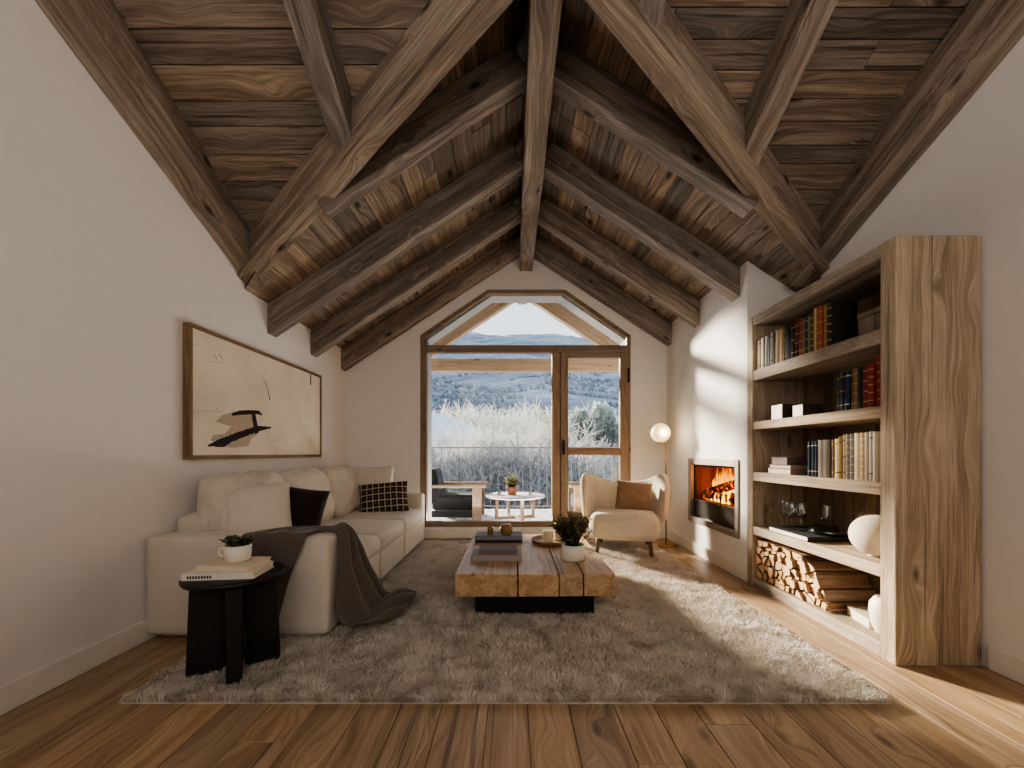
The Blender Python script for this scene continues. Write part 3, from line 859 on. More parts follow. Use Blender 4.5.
def flat_book(label, cx, cy, z, w, d, h, c, rz=0, group=None, spine='-Y', pages=PAGES, marks=False):
    """lying book: w along local x, d along local y, spine on local -y"""
    o = thing('book', label, 'book', (cx, cy, z), rz, group)
    bm = bmesh.new(); b = .004
    add_box(bm, -w/2, w/2, -d/2, d/2, 0, b, .001); add_box(bm, -w/2, w/2, -d/2, d/2, h-b, h, .001); add_box(bm, -w/2, w/2, -d/2, -d/2+b, b, h-b)
    if marks:
        for k in range(9):
            x = -w*.42+k*.013
            add_box(bm, x, x+.008, -d/2-.0008, -d/2, h*.3, h*.7, 0, 1)
    finish('cover', bm, [bmat(c), INKB], o, world=False)
    bm = bmesh.new(); add_box(bm, -w/2+.005, w/2-.005, -d/2+b, d/2-.005, b, h-b); finish('pages', bm, pages, o, world=False)
    return o

# ------------------------------------------------------------------ side table
TX, TY = -1.465, 2.12
st = thing('side_table', 'round black wooden side table with slab legs, in front of the sofa arm', 'side table', (TX, TY, ZR))
bm = bmesh.new(); add_lathe(bm, [(.205, .462), (.225, .468), (.232, .478), (.232, .488), (.225, .495), (.215, .497)], 48); finish('tabletop', bm, BLACKW, st, world=False)
for k, a in enumerate((R(210), R(303), R(28), R(122))):
    bm = bmesh.new(); add_prism(bm, [(.045, 0), (.205, 0), (.19, .464), (.045, .464)], 'Y', -.033, .033)
    bmesh.ops.bevel(bm, geom=list(bm.edges), offset=.006, segments=2, affect='EDGES')
    bm.transform(Matrix.Rotation(a, 4, 'Z')); finish('leg', bm, BLACKW, st, world=False)
ZT = ZR+.497
flat_book('large white book lying lowest on the black side table', -1.468, 2.085, ZT, .335, .215, .033, (226, 216, 202), R(6), 'books on the side table', marks=True)
flat_book('smaller cream book under the plant cup on the side table', -1.462, 2.115, ZT+.033, .27, .19, .026, (214, 198, 176), R(-3), 'books on the side table')
# planted cup
def leaf(bm, base, tip, w, mi=0, curl=0.0, rnd=None, lay=None):
    base, tip = Vector(base), Vector(tip); d = tip-base
    s = d.cross(Vector((random.uniform(-.4, .4), random.uniform(-.4, .4), 1))).normalized()*w/2
    up = s.cross(d).normalized()*curl*d.length
    m = base+d*.45+up; 
    v = [bm.verts.new(base), bm.verts.new(m+s), bm.verts.new(tip), bm.verts.new(m-s)]
    f = bm.faces.new(v); f.material_index = mi; f.smooth = True
    if lay is not None: f[lay] = rnd
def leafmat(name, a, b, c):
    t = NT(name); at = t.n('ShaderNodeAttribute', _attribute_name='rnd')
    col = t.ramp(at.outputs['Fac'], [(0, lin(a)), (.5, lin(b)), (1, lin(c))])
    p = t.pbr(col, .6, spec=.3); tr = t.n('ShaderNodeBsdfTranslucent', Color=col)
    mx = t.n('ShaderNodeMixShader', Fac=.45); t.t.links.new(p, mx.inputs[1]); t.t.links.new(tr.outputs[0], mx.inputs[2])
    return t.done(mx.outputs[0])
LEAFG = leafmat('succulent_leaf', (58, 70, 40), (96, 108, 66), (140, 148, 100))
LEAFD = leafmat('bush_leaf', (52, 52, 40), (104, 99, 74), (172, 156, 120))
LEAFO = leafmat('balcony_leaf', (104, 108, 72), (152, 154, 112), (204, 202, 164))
STEM = plain('stem', (70, 54, 38), .8)
def foliage(name, parent, z0, rad, hgt, nst, nlf, lw, ll, mat, seed, squash=1.0, stemmat=STEM):
    random.seed(seed); bm = bmesh.new(); lay = bm.faces.layers.float.new('rnd')
    bs = bmesh.new()
    for k in range(nst):
        a = random.uniform(0, 2*PI); rr = rad*math.sqrt(random.random())
        hz = hgt*random.uniform(.55, 1.0)*(1-.35*(rr/rad)**2)
        p0 = Vector((rr*.25*math.cos(a), rr*.25*math.sin(a), z0)); p2 = Vector((rr*math.cos(a), rr*math.sin(a), z0+hz)); p1 = (p0+p2)/2+Vector((0, 0, hz*.18))
        pts = [p0*(1-t)**2+p1*2*t*(1-t)+p2*t*t for t in (0, .25, .5, .75, 1)]
        add_tube(bs, pts, [.0022, .002, .0018, .0014, .001], 4)
        for q in range(nlf):
            t = random.uniform(.3, 1.05); b = p0*(1-t)**2+p1*2*t*(1-t)+p2*t*t
            d = Vector((random.gauss(0, 1), random.gauss(0, 1), random.gauss(.35, .7))).normalized()*ll*random.uniform(.6, 1.2)
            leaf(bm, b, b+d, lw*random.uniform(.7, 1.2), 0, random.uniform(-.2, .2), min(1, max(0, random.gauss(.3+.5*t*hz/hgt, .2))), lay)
    lf = finish(name, bm, mat, parent, world=False)
    finish('stems', bs, stemmat, lf, world=False)
    return lf
cup = thing('planted_cup', 'small white cup with a green succulent, on the books on the side table', 'plant', (-1.452, 2.12, ZT+.059))
bm = bmesh.new(); add_lathe(bm, [(.050, 0), (.058, .006), (.062, .04), (.064, .085), (.060, .085), (.057, .07)], 28); cup_body = finish('cup', bm, CERAM, cup, world=False)
bm = bmesh.new(); add_tube(bm, [(-.058, -.01, .068), (-.082, -.014, .066), (-.090, -.016, .048), (-.080, -.014, .028), (-.056, -.01, .022)], .006, 8); finish('handle', bm, CERAM, cup_body, world=False)
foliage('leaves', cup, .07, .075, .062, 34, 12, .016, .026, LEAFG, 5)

# ------------------------------------------------------------------ coffee table
ct = thing('coffee_table', 'low coffee table of thick oak timbers on a black base, on the rug', 'coffee table', (.155, 3.37, ZR))
CX0, CX1, CY0, CY1, CZ0, CZ1 = -.385, .70, 2.70, 4.04, .178, .332
bm = bmesh.new(); lay = bm.faces.layers.float.new('rnd')
for i, (a, b) in enumerate(((CX0, .036), (.044, .316), (.322, .480), (.490, CX1))):
    n0 = len(bm.faces); add_box(bm, a, b, CY0+.004*i, CY1, CZ0, CZ1-.002*(i % 2), .004, 0, 2)
    bm.faces.ensure_lookup_table()
    for f in bm.faces[n0:]: f[lay] = .17*i+.05
finish('tabletop', bm, TABY, ct)
bm = bmesh.new(); add_box(bm, -.258, .575, 2.80, 3.92, ZR, CZ0, .003); finish('base', bm, BLACKM, ct)
g = 'books on the coffee table'
flat_book('large grey book, lower of the near pile on the coffee table', -.118, 3.135, CZ1, .385, .235, .046, (158, 150, 142), 0, g)
flat_book('dark plum book on top of the near pile on the coffee table', -.107, 3.10, CZ1+.046, .29, .15, .040, (116, 104, 108), R(1), g)
flat_book('black book, lower of the far pile on the coffee table', -.122, 3.76, CZ1, .43, .22, .022, (34, 33, 36), 0, g)
flat_book('blue grey book under the amber ornaments on the coffee table', -.122, 3.76, CZ1+.022, .435, .215, .038, (130, 130, 136), 0, g)
ZO = CZ1+.060
bm = bmesh.new(); add_lathe(bm, [(.022, 0), (.027, .006), (.029, .05), (.024, .075), (.012, .09), (.007, .104), (.004, .106)], 20, (-.20, 3.72, ZO)); tag(finish('ornament', bm, AMBER), 'slim pointed amber ornament on the left of the far book pile', 'ornament')
bm = bmesh.new(); add_lathe(bm, [(.040, 0), (.052, .01), (.060, .045), (.055, .08), (.038, .098), (.034, .10)], 10, (-.052, 3.72, ZO)); tag(finish('ornament', bm, AMBER), 'wide faceted amber candle holder on the right of the far book pile', 'ornament')
tr = thing('round_tray', 'round wooden tray holding candles behind the plant on the coffee table', 'tray', (.36, 3.66, CZ1))
bm = bmesh.new(); add_lathe(bm, [(.15, 0), (.178, .008), (.186, .034), (.180, .036), (.172, .014), (.16, .011)], 40); finish('tray_body', bm, TRAYW, tr, world=False)
for x, y, r, h, lab in ((.325, 3.63, .046, .105, 'short thick cream candle on the round tray, left one'), (.43, 3.72, .042, .15, 'taller cream candle on the round tray, behind the plant')):
    c = thing('candle', lab, 'candle', (x, y, CZ1+.012), 0, 'candles on the tray')
    bm = bmesh.new(); add_lathe(bm, [(r*.97, 0), (r, .004), (r, h-.006), (r*.95, h), (r*.7, h-.006)], 28); wax_o = finish('wax', bm, CANDLE, c, world=False)
    bm = bmesh.new(); add_tube(bm, [(0, 0, h-.006), (.001, 0, h+.005), (.003, 0, h+.012)], .0014, 6); finish('wick', bm, INKB, wax_o, world=False)
pp = thing('potted_bush', 'dark leafy bush in a white pot on the coffee table', 'plant', (.472, 3.09, CZ1))
bm = bmesh.new(); add_lathe(bm, [(.088, 0), (.094, .004), (.092, .05), (.086, .115), (.080, .115), (.078, .095)], 36); pot_o = finish('pot', bm, CERAM, pp, world=False)
bm = bmesh.new(); add_lathe(bm, [(.0785, .088), (.0785, .098)], 24); finish('soil', bm, SOIL, pot_o, world=False)
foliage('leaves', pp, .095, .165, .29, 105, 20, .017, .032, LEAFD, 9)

# ------------------------------------------------------------------ wing chair
wc = thing('armchair', 'cream boucle wing armchair with wooden legs beside the fireplace', 'armchair', (1.31, 4.68, ZR), R(-16))
# local: faces -y, origin on the rug
bm = bmesh.new(); soft_box(bm, 0, -.06, .315, .73, .66, .28, .085, (.015, .05, .02), 14); finish('seat', bm, BOUCLE, wc, world=False)
bm = bmesh.new(); NU, NV = 40, 9; G = []
for i in range(NU+1):
    u = -1+2*i/NU; a = u*R(112); row = []
    au = abs(u)
    # height of the shell along its sweep: dip in the middle, rounded wings, falling to the seat at the front
    top = .80+.10*math.exp(-((au-.62)/.24)**2)-.03*(1-au)
    if au > .76: top -= .42*((au-.76)/.24)**1.7
    bot = .20+.03*au
    for j in range(NV+1):
        v = j/NV; z = bot+(top-bot)*v
        fl = .02+.13*v**1.4*(.55+.45*au)
        rx, ry = .345+fl, .30+fl*.9
        row.append(bm.verts.new((rx*math.sin(a), .02+ry*math.cos(a)*(1.0 if math.cos(a) > 0 else .95), z)))
    G.append(row)
for i in range(NU):
    for j in range(NV):
        f = bm.faces.new((G[i][j], G[i+1][j], G[i+1][j+1], G[i][j+1])); f.smooth = True
bmesh.ops.recalc_face_normals(bm, faces=bm.faces)
o = finish('backrest', bm, BOUCLE, wc, world=False); mod_solid(o, .075, 0); mod_sub(o, 2)
for x, y, sx, sy in ((-.27, -.27, -.02, -.02), (.27, -.27, .02, -.02), (-.25, .24, -.03, .04), (.25, .24, .03, .04)):
    bm = bmesh.new(); add_tube(bm, [(x, y, .215), (x+sx, y+sy, 0)], [.030, .021], 12); finish('leg', bm, LEGW, wc, world=False)
throw_pillow('taupe linen pillow on the cream armchair', .43, .36, .15, PILTA, -6, 18, (1.43, 4.70, .645), 8, -6)

# ------------------------------------------------------------------ floor lamp
lp = thing('floor_lamp', 'slim brass floor lamp with a round opal globe beside the armchair', 'lamp', (1.925, 5.0, 0))
bm = bmesh.new(); add_lathe(bm, [(.145, 0), (.148, .004), (.148, .012), (.142, .016)], 36); finish('base', bm, BRASS, lp, world=False)
bm = bmesh.new(); add_tube(bm, [(0, 0, .014), (0, 0, 1.272)], .008, 10); finish('pole', bm, BRASS, lp, world=False)
bm = bmesh.new(); add_tube(bm, [(.0, 0, 1.272), (-.075, 0, 1.272)], .007, 8); add_lathe(bm, [(.04, 1.268), (.042, 1.274), (.03, 1.292)], 20, (-.068, 0, 0)); finish('arm', bm, BRASS, lp, world=False)
t = NT('opal_glass'); OPAL = t.done(t.pbr(lin((246, 228, 192)), .35, spec=.5, Emission__Color=lin((255, 218, 156)), Emission__Strength=.6))
bm = bmesh.new(); bmesh.ops.create_uvsphere(bm, u_segments=32, v_segments=20, radius=.119)
for f in bm.faces: f.smooth = True
bm.transform(Matrix.Translation((-.068, 0, 1.402))); finish('globe', bm, OPAL, lp, world=False)

# ------------------------------------------------------------------ fireplace
fp = thing('fireplace_insert', 'steel framed built-in fireplace insert in the white chimney breast', 'fireplace', (XR, 4.22, FZ0))
def ring(bm, x0, x1, y0, y1, z0, z1, wl_, wr_, wb, wt, bev=.003):
    add_box(bm, x0, x1, y0, y0+wr_, z0, z1, bev); add_box(bm, x0, x1, y1-wl_, y1, z0, z1, bev)
    add_box(bm, x0, x1, y0+wr_, y1-wl_, z0, z0+wb, bev); add_box(bm, x0, x1, y0+wr_, y1-wl_, z1-wt, z1, bev)
bm = bmesh.new(); ring(bm, XR-.014, XR+.03, FY0, FY1, FZ0, FZ1, .07, .06, .065, .065); finish('surround', bm, STEEL, fp)
GY0, GY1, GZ0, GZ1 = FY0+.06, FY1-.07, FZ0+.065, FZ1-.065
bm = bmesh.new(); ring(bm, XR+.03, XR+.055, GY0-.02, GY1+.02, GZ0-.02, GZ1+.02, .045, .045, .045, .04); df = finish('door_frame', bm, STEELD, fp); regp(df, PM[fp.name])
bm = bmesh.new(); add_box(bm, XR+.02, XR+.05, GY0+.02, GY1-.02, GZ0+.02, GZ0+.20, .004); add_box(bm, XR+.012, XR+.03, GY0+.02, GY1-.02, GZ0+.185, GZ0+.205, .003); finish('lower_panel', bm, STEELD, fp)
bm = bmesh.new(); add_box(bm, XR+.006, XR+.02, GY0+.004, GY0+.016, GZ0+.01, GZ0+.42, .003); finish('edge_strip', bm, STEEL, df)  # lighter steel strip, draws the bright reflection on the metal edge
bm = bmesh.new(); add_box(bm, XR-.026, XR-.014, 4.16, 4.26, FZ0+.05, FZ0+.062, .003); finish('air_slider', bm, BLACKM, fp)
BRICK = plain('hot_firebrick', (128, 56, 30), .9, 22, .3, .2)
bm = bmesh.new()
y0, y1, z0, z1, x1 = GY0-.01, GY1+.01, GZ0, GZ1+.01, XA-.02
add_box(bm, x1-.02, x1, y0, y1, z0, z1); add_box(bm, XR+.056, x1-.02, y0-.018, y0, z0, z1); add_box(bm, XR+.056, x1-.02, y1, y1+.018, z0, z1)
add_box(bm, XR+.056, x1-.02, y0, y1, z0+.19, z0+.205); add_box(bm, XR+.056, x1-.02, y0, y1, z1-.01, z1+.008)
finish('firebox', bm, BRICK, fp)
bm = bmesh.new(); add_box(bm, XR+.040, XR+.044, GY0+.02, GY1-.02, GZ0+.205, GZ1-.015); finish('glass', bm, glassy('stove_glass', (250, 240, 230), .0, .0, .12), df)
t = NT('charred_log'); oc = t.obco()
n1 = t.noise(oc, 26, 5, .7); em = t.maprange(n1, .56, .66, 0, 1)
CHARL = t.done(t.pbr(t.ramp(n1, [(.3, lin((14, 10, 8))), (.6, lin((58, 36, 24)))]), .9, t.bump(n1, .8, .02), spec=.1, Emission__Color=lin((255, 84, 16)), Emission__Strength=t.math('MULTIPLY', em, 2.2)))
def burn(label, p0, p1, r):
    bm = bmesh.new(); p0, p1 = Vector(p0), Vector(p1)
    pts = [p0.lerp(p1, k/8)+noise.noise_vector(Vector((k*.7, r*40, p0.y*9)))*.006 for k in range(9)]
    add_tube(bm, pts, [r*(1+.12*noise.noise(Vector((k*1.3, p0.y*5, 2)))) for k in range(9)], 10)
    tag(finish('burning_log', bm, CHARL), label, 'log', 'logs in the fire')
zb = GZ0+.205
burn('charred log lying lowest in the fire, at the back', (2.38, 4.58, zb+.05), (2.35, 4.02, zb+.052), .048)
burn('charred log lying lowest in the fire, at the front', (2.23, 4.60, zb+.045), (2.25, 4.02, zb+.046), .044)
burn('dark log slanting up across the top of the fire', (2.25, 4.62, zb+.06), (2.30, 4.08, zb+.215), .05)
t = NT('flame'); s = t.n('ShaderNodeSeparateXYZ', Vector=t.obco())
hh = t.maprange(s.outputs[2], .0, .40); n1 = t.noise(t.vmath('MULTIPLY', t.obco(), (5, 13, 6)), 1, 4, .6, 1.2)
v = t.math('ADD', t.math('MULTIPLY', hh, .7), t.math('MULTIPLY', n1, .7))
fc = t.ramp(v, [(.25, lin((255, 232, 120))), (.55, lin((255, 205, 50))), (.85, lin((255, 158, 14))), (1, lin((226, 96, 4)))])
FLAME = t.done(t.n('ShaderNodeEmission', Color=fc, Strength=t.maprange(v, .2, 1, 2.2, .8)).outputs[0])
bm = bmesh.new(); random.seed(12)
def tongue(x, y, z, w, h, sway):
    # a closed, flattened flame tongue
    n = 10; L = []
    for k in range(n+1):
        s_ = k/n; ww = w*(.55+.75*math.sin(PI*min(1, s_*1.15))**.8)*(1-s_)**.75+.0008
        cyy = y+sway*math.sin(s_*4.2+x*20)*s_*.5; cz = z+h*s_
        L.append([bm.verts.new((x+ww*.35*math.cos(q*PI/3), cyy+ww*math.sin(q*PI/3), cz)) for q in range(6)])
    for a, b in zip(L, L[1:]):
        for q in range(6): f = bm.faces.new((a[q], a[(q+1) % 6], b[(q+1) % 6], b[q])); f.smooth = True
for k in range(34):
    y = min(4.62, random.gauss(4.40, .17)); tall = math.exp(-((y-4.40)/.22)**2)
    tongue(random.uniform(2.30, 2.46), y, zb+random.uniform(.03, .12), random.uniform(.026, .058), .10+.27*tall*random.uniform(.5, 1.0), random.uniform(-.12, .12))
for k in range(14):
    tongue(random.uniform(2.19, 2.24), random.uniform(4.06, 4.56), zb+.0, random.uniform(.014, .034), random.uniform(.06, .16), random.uniform(-.05, .05))
tag(finish('fire', bm, FLAME), 'orange and yellow flames burning around the logs in the fireplace', 'fire', kind='stuff')

# ------------------------------------------------------------------ bookcase
BX0, BX1, BY0, BY1 = 2.07, 2.535, 2.157, 3.515
bc = thing('bookcase', 'tall rustic oak bookcase built into the alcove beside the fireplace', 'bookcase', (2.30, 2.84, 0))
bm = bmesh.new(); add_box(bm, BX0, BX1, BY1-.072, BY1, 0, 2.325, .005, 0, 2); finish('side_panel', bm, CASEZ, bc)
bm = bmesh.new(); add_box(bm, BX0, BX1, BY0, BY0+.093, 0, 2.325, .006, 0, 2); finish('side_panel', bm, CASEZ, bc)
IY0, IY1 = BY0+.093, BY1-.072
bm = bmesh.new(); add_box(bm, BX0+.003, BX1, IY0, IY1, 2.245, 2.322, .005, 0, 2); finish('top_board', bm, CASEY, bc)
SH = [(1.855, .088), (1.417, .068), (.986, .074), (.522, .072)]
for k, (z, th) in enumerate(SH):
    bm = bmesh.new(); add_box(bm, BX0+.004, BX1-.03, IY0, IY1, z-th, z, .006, 0, 2); finish('shelf', bm, CASEY, bc)
bm = bmesh.new(); add_box(bm, BX0+.004, BX1-.03, IY0, IY1, 0, .085, .006, 0, 2); finish('bottom_board', bm, CASEY, bc)
bm = bmesh.new(); lay = bm.faces.layers.float.new('rnd')
yy = IY0; k = 0
while yy < IY1-.01:
    w = min(.17+.03*math.sin(k*2.3), IY1-yy); n0 = len(bm.faces); add_box(bm, BX1-.03, BX1-.005, yy+.0015, yy+w-.0015, 0, 2.30, .002)
    bm.faces.ensure_lookup_table()
    for f in bm.faces[n0:]: f[lay] = (k*.37) % 1
    yy += w; k += 1
finish('back_panel', bm, BACKZ, bc)

random.seed(21)
def row(specs, ystart, z, where, group, xf=2.093):
    y = ystart
    for i, s_ in enumerate(specs):
        nm, c, th, h, band, nb = s_[:6]
        lean = s_[6] if len(s_) > 6 else 0
        upright_book('%s book, %s from the left %s' % (nm, ORD[i], where), group, y, th, h, .165+.02*random.random(), xf+random.uniform(-.008, .008), z, c, band, nb, lean)
        y -= th+.0015+(s_[7] if len(s_) > 7 else 0)
    return y
G_, P_, D_ = GOLD, CREAMB, INKB
top = [('cream', (206, 190, 164), .026, .245, D_, 0), ('pale tan', (186, 168, 140), .028, .250, D_, 2), ('white', (226, 218, 204), .030, .258, D_, 0),
       ('black', (30, 27, 25), .030, .250, P_, 0), ('white spined', (222, 214, 200), .018, .255, D_, 0), ('black cloth', (26, 24, 23), .050, .250, P_, 0), ('pale grey', (196, 186, 170), .018, .262, D_, 2),
       ('dark brown', (44, 34, 28), .034, .255, P_, 0), ('beige', (200, 182, 150), .026, .262, D_, 0), ('tan leather', (176, 142, 100), .040, .262, G_, 3),
       ('olive brown', (110, 92, 62), .026, .262, G_, 4), ('black leather', (24, 22, 21), .066, .262, G_, 0), ('black green', (34, 38, 34), .036, .258, G_, 3),
       ('brown red', (92, 42, 30), .026, .266, G_, 4), ('rust red', (132, 66, 48), .030, .270, G_, 4), ('grey green', (112, 108, 88), .026, .262, G_, 3),
       ('dark green', (52, 58, 44), .028, .268, G_, 4), ('sage green', (122, 120, 94), .022, .265, G_, 4), ('olive green', (72, 70, 48), .034, .268, G_, 5),
       ('straw coloured', (182, 158, 112), .020, .290, D_, 0), ('orange red', (150, 78, 54), .044, .292, G_, 4), ('golden brown', (136, 108, 66), .030, .290, G_, 4), ('black and gold', (44, 38, 30), .034, .292, G_, 5)]
row([(a_[0], a_[1], a_[2]*1.06)+tuple(a_[3:]) for a_ in top], 3.432, 1.855, 'on the top shelf', 'books on the top shelf')
bx = thing('wooden_box', 'brown rough box lying on the top shelf, right of the books', 'box', (2.24, 2.37, 1.855))
bm = bmesh.new(); add_box(bm, -.11, .13, -.095, .095, 0, .115, .006, 0, 2); finish('box_body', bm, BACKZ, bx, world=False)
bm = bmesh.new(); add_box(bm, -.113, .133, -.098, .098, .116, .15, .006, 0, 2); finish('lid', bm, BACKZ, bx, world=False)
sec = [('dark green', (42, 50, 46), .028, .240, G_, 3), ('navy', (28, 34, 48), .034, .245, G_, 3), ('leaning navy', (34, 44, 62), .032, .246, P_, 2, 3, .008), ('brown gilt', (110, 82, 52), .026, .248, G_, 4),
       ('tan brown', (126, 94, 60), .024, .248, G_, 4), ('black', (28, 24, 24), .036, .250, G_, 0), ('crimson', (112, 40, 36), .034, .250, G_, 4), ('bright red', (130, 44, 40), .036, .254, G_, 5), ('tall scarlet', (136, 44, 40), .044, .285, G_, 5)]
row(sec, 2.585, 1.417, 'on the second shelf', 'books on the second shelf')
for (y, w, h, lab) in ((3.14, .125, .11, 'larger small white box on the second shelf, left one'), (2.91, .10, .082, 'smaller white box on the second shelf, right one')):
    b = thing('small_box', lab, 'box', (2.077, y, 1.417), 0, 'white boxes on the second shelf')
    bm = bmesh.new(); add_box(bm, .006, .15, -w/2, w/2, 0, h, .003); finish('box_body', bm, bmat((58, 48, 40)), b, world=False)
    bm = bmesh.new(); add_box(bm, 0, .006, -w/2, w/2, 0, h, .002); finish('front_panel', bm, CERAM, b, world=False)
thr = [('navy banded', (24, 30, 48), .028, .245, P_, 2), ('dark blue banded', (22, 28, 50), .028, .248, P_, 2), ('blue banded', (26, 34, 58), .026, .248, P_, 2), ('grey brown', (112, 100, 86), .050, .252, D_, 0),
       ('dark taupe', (96, 84, 70), .050, .253, D_, 0), ('brown', (100, 78, 56), .030, .252, G_, 3), ('pale yellow', (212, 194, 150), .034, .255, D_, 2), ('straw', (192, 162, 108), .018, .268, D_, 2), ('tan', (184, 148, 100), .026, .280, D_, 3),
       ('grey patterned', (156, 142, 130), .024, .282, P_, 6), ('mauve grey', (150, 138, 134), .022, .282, P_, 5), ('light cream', (216, 200, 168), .036, .285, D_, 0), ('ochre', (188, 152, 104), .034, .286, P_, 6), ('beige grey', (186, 172, 152), .028, .286, D_, 0), ('pale lilac', (190, 178, 172), .026, .290, D_, 2), ('ivory', (208, 194, 172), .026, .286, D_, 0)]
row([(a_[0], a_[1], a_[2]*1.075)+tuple(a_[3:]) for a_ in thr], 2.838, .986, 'on the third shelf', 'books on the third shelf')
flat_book('thick cream book, lowest of the lying pile on the third shelf', 2.195, 3.13, .986, .22, .27, .045, (150, 122, 104), 0, 'lying books on the third shelf')
flat_book('tan book, middle of the lying pile on the third shelf', 2.195, 3.12, 1.031, .22, .25, .026, (170, 146, 122), 0, 'lying books on the third shelf')
flat_book('dull mauve book, uppermost of the lying pile on the third shelf', 2.19, 3.135, 1.057, .20, .19, .062, (112, 88, 80), 0, 'lying books on the third shelf', pages=bmat((150, 122, 112)))
flat_book('wide flat dark book lying under the wine glasses on the fourth shelf', 2.265, 3.03, .522, .37, .43, .036, (36, 33, 32), 0, 'lying books', pages=CERAM)
ZG = .522+.036
def glass(label, x, y, h):
    o = thing('wine_glass', label, 'glass', (x, y, ZG), 0, 'wine glasses')
    bm = bmesh.new(); add_lathe(bm, [(.034, 0), (.034, .002), (.006, .006), (.004, .02), (.004, .085), (.008, .092)], 20); finish('stem', bm, WGLASS, o, world=False)
    bm = bmesh.new(); add_lathe(bm, [(.008, .092), (.030, .108), (.041, .135), (.042, .160), (.036, .20), (.032, .218), (.031, .218), (.035, .20), (.041, .160), (.040, .136), (.029, .110), (.006, .095)], 24, cap=False); finish('bowl', bm, WGLASS, o, world=False)
glass('clear stemmed wine glass on the fourth shelf, leftmost of three', 2.19, 3.19, .22)
glass('clear stemmed wine glass on the fourth shelf, middle of three', 2.16, 3.09, .22)
glass('clear stemmed wine glass on the fourth shelf, nearest the decanter', 2.20, 3.04, .22)
dc = thing('decanter', 'wide based glass decanter with dark wine beside the wine glasses', 'decanter', (2.26, 2.80, .522))
bm = bmesh.new(); add_lathe(bm, [(.09, .0), (.112, .012), (.108, .03), (.07, .065), (.036, .10), (.028, .14), (.030, .20), (.036, .215), (.034, .215), (.028, .20), (.026, .14)], 32, cap=False); finish('bottle', bm, WGLASS, dc, world=False)
bm = bmesh.new(); add_lathe(bm, [(.086, .004), (.106, .014), (.102, .03), (.06, .062), (.02, .064)], 28); finish('wine', bm, plain('dark_wine', (18, 12, 12), .15), dc, world=False)
dc.location = (2.30, 2.93, ZG)
bm = bmesh.new(); prof = [(.03, 0.0)]
for k in range(1, 24):
    a = -PI/2+PI*k/24; prof.append((.138*math.cos(a)**.92, .124+.124*math.sin(a)))
prof += [(.02, .2475)]
prof[0] = (.05, .001)
add_lathe(bm, prof, 40, (2.23, 2.44, .522)); tag(finish('egg_vase', bm, CERAMR), 'large cream egg shaped stoneware vase on the right of the fourth shelf', 'vase')
v2 = thing('white_vase', 'white ceramic vase standing low in the bookcase by its near side', 'vase', (2.20, 2.345, .085))
bm = bmesh.new(); add_lathe(bm, [(.045, 0), (.052, .004), (.074, .06), (.084, .13), (.080, .18), (.060, .212), (.046, .22), (.040, .214), (.036, .19)], 32, cap=False); vb = finish('vase_body', bm, CERAM, v2, world=False)
bm = bmesh.new(); add_lathe(bm, [(.040, .200), (.040, .205)], 20); finish('mouth_shade', bm, INKB, vb, world=False)  # dark disc stands in for the shade inside the open mouth
flat_book('beige slab book lying by the white vase at the bottom of the bookcase', 2.26, 2.515, .085, .22, .16, .06, (196, 180, 154), R(78), 'lying books at the bottom')

# firewood: packed split logs
def clip(poly, a, b, c):
    """keep a*y+b*z <= c"""
    out = []
    for i in range(len(poly)):
        p, q = poly[i], poly[(i+1) % len(poly)]
        dp, dq = a*p[0]+b*p[1]-c, a*q[0]+b*q[1]-c
        if dp <= 0: out.append(p)
        if dp*dq < 0:
            t_ = dp/(dp-dq); out.append((p[0]+(q[0]-p[0])*t_, p[1]+(q[1]-p[1])*t_))
    return out
random.seed(33)
region = [(3.435, .0865), (2.665, .0865), (2.80, .345), (2.92, .405), (3.435, .415)]
sites = []
rows_n = 5
for r_ in range(rows_n):
    z = .0865+.066*(r_+.5); y = 3.43-.03-(.03 if r_ % 2 else 0); k = 0
    while y > 2.66+.06*r_:
        sites.append((y+random.uniform(-.022, .022), z+random.uniform(-.02, .02), r_, k)); y -= random.uniform(.056, .078); k += 1
rownames = ['bottom row', 'second row up', 'middle row', 'fourth row up', 'top row']
LOGS = {}
for i, (sy, sz, r_, k) in enumerate(sites):
    poly = list(region)
    for j, (ty, tz, _, _) in enumerate(sites):
        if j == i: continue
        a, b = ty-sy, tz-sz
        if a*a+b*b > .05: continue
        poly = clip(poly, a, b, (ty*ty+tz*tz-sy*sy-sz*sz)/2)
        if len(poly) < 3: break
    if len(poly) < 3: continue
    cyy = sum(p[0] for p in poly)/len(poly); czz = sum(p[1] for p in poly)/len(poly)
    pieces = [poly]
    if random.random() < .5:
        a = random.uniform(0, PI); ca, sa = math.cos(a), math.sin(a); c_ = ca*cyy+sa*czz+random.uniform(-.006, .006)
        pieces = [p for p in (clip(poly, ca, sa, c_), clip(poly, -ca, -sa, -c_)) if len(p) >= 3]
        pieces.sort(key=lambda p: -sum(v[0] for v in p)/len(p))
    for poly_ in pieces: LOGS.setdefault(r_, []).append(poly_)
